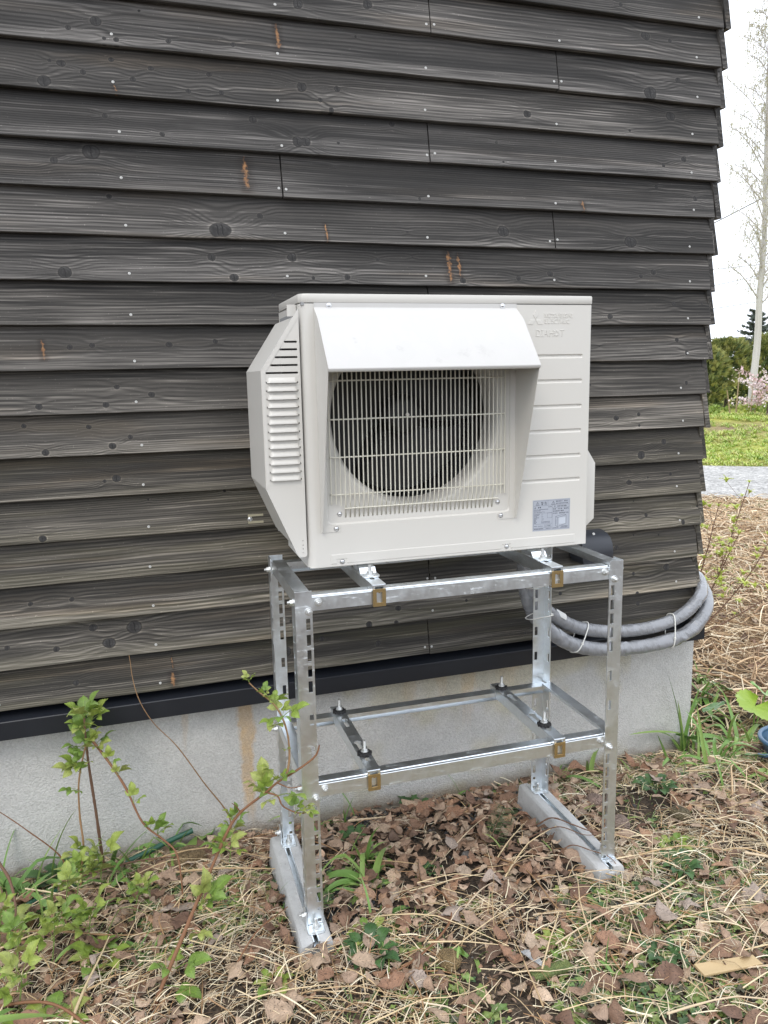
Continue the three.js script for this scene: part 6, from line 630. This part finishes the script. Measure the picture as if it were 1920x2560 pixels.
  // flowering cherry
  { const x = 14.2, z = -12.9, y = gh(x, z), t = thing('cherry_tree', 'small flowering cherry with pale pink blossom at the right edge', 'cherry', null, [x, y, z]), Q = rng(66); part('trunk', taper([[0, -0.05, 0], [0.02, 0.3, 0], [0.05, 0.6, 0]], 0.03, 0.02, 6, 6), BARK, t); const fl = merge([0, 1, 2, 3, 4].map((k) => leafGeo(1, 0.8, { seg: 3, curl: 0.3 }).rotateZ(0.5).rotateY(k * 1.26))), PK = [[0.78, 0.6, 0.62], [0.85, 0.75, 0.76]].map((c) => phy({ color: lin(...c), roughness: 0.7, transmission: 0.25, thickness: 0, side: THREE.DoubleSide }));
    for (let i = 0; i < 22; i++) { const a = Q() * 6.28, L = 0.35 + 0.5 * Q(), el = -0.05 + Q() * 0.95, e = V(Math.cos(a) * L, 0.35 + el, Math.sin(a) * L), b = V(0.03, 0.3 + 0.3 * Q(), 0), m = b.clone().lerp(e, 0.5).add(V(0, 0.08, 0)); const br = part('branch', taper([b, m, e], 0.009, 0.003, 6, 4), TWIG[1], t); mass('blossom', fl, PK[i % 2], 46, i * 7 + 3, (W) => { const u = 0.25 + 0.8 * W(), c = (u < 0.5 ? b.clone().lerp(m, u * 2) : m.clone().lerp(e, u * 2 - 1)).add(V(W() - 0.5, W() - 0.5, W() - 0.5).multiplyScalar(0.17)); return [c, V(W() - 0.5, W() - 0.3, W() - 0.5), 0.026 + 0.02 * W(), W() * 6]; }, br).userData.kind = 'stuff'; } }
  // bright low plants and sticks on the bank
  { const list = [[13.9, -14.3, 'leftmost bright green clump on the bank'], [14.4, -14.0, 'second bright green clump on the bank'], [14.9, -13.6, 'bright green clump at the birch foot'], [15.3, -13.2, 'bright green clump right of the birch'], [13.5, -14.7, 'bright green clump at the house edge']]; const lm = [[0.24, 0.34, 0.06], [0.34, 0.4, 0.08]].map((c) => phy({ color: lin(...c), roughness: 0.6, transmission: 0.25, thickness: 0, side: THREE.DoubleSide })); list.forEach(([x, z, lab], i) => { const y = gh(x, z), t = thing('leafy_clump', lab, 'plant', 'green clumps on the bank', [x, y, z]); mass('leaves', leafGeo(1, 0.7, { seg: 4, curl: 0.4 }), lm[i % 2], 90, 500 + i, (Q) => [V((Q() - 0.5) * 0.6, Q() * 0.2, (Q() - 0.5) * 0.5), V(Q() - 0.5, 0.6, Q() - 0.5), 0.06 + 0.06 * Q(), Q() * 6], t).userData.kind = 'stuff'; });
    for (const [x, z, h, lean, lab] of [[14.17, -13.9, 1.05, 0.04, 'tallest bare upright stick on the bank'], [14.04, -13.95, 0.6, -0.14, 'short stick leaning left on the bank'], [14.52, -13.8, 0.95, 0.06, 'bare upright stick left of the birch trunk'], [14.6, -13.75, 0.55, 0.16, 'short stick leaning towards the birch trunk']]) { const y = gh(x, z); one('bare_stick', taper([[x, y - 0.05, z], [x + lean * 0.5, y + h * 0.5, z], [x + lean, y + h, z]], 0.02, 0.012, 6, 5), std({ color: lin(0.36, 0.27, 0.17), roughness: 0.9 }), lab, 'stick', 'sticks on the bank'); } }
  // overhead wires
  const WM = std({ color: lin(0.12, 0.12, 0.125), roughness: 0.6 });
  const wire = (y0, y1, r, lab, zz = -26, sag = 0.2) => one('overhead_wire', tube([[16, y0, zz], [26, (y0 + y1) / 2 - sag, zz], [36, y1, zz]], r, 30, 5), WM, lab, 'wire', 'overhead wires');
  wire(4.2, 13.5, 0.022, 'thick overhead wire, highest of those crossing the birch'); wire(4.9, 7.2, 0.012, 'second overhead wire from the top, thin'); wire(3.6, 7.6, 0.012, 'thin overhead wire rising to the right, third from the top'); wire(3.1, 5.9, 0.012, 'thin overhead wire, fourth from the top'); wire(2.45, 3.6, 0.02, 'lowest overhead wire, just above the bare bush');
}
renderer.render(scene, camera);
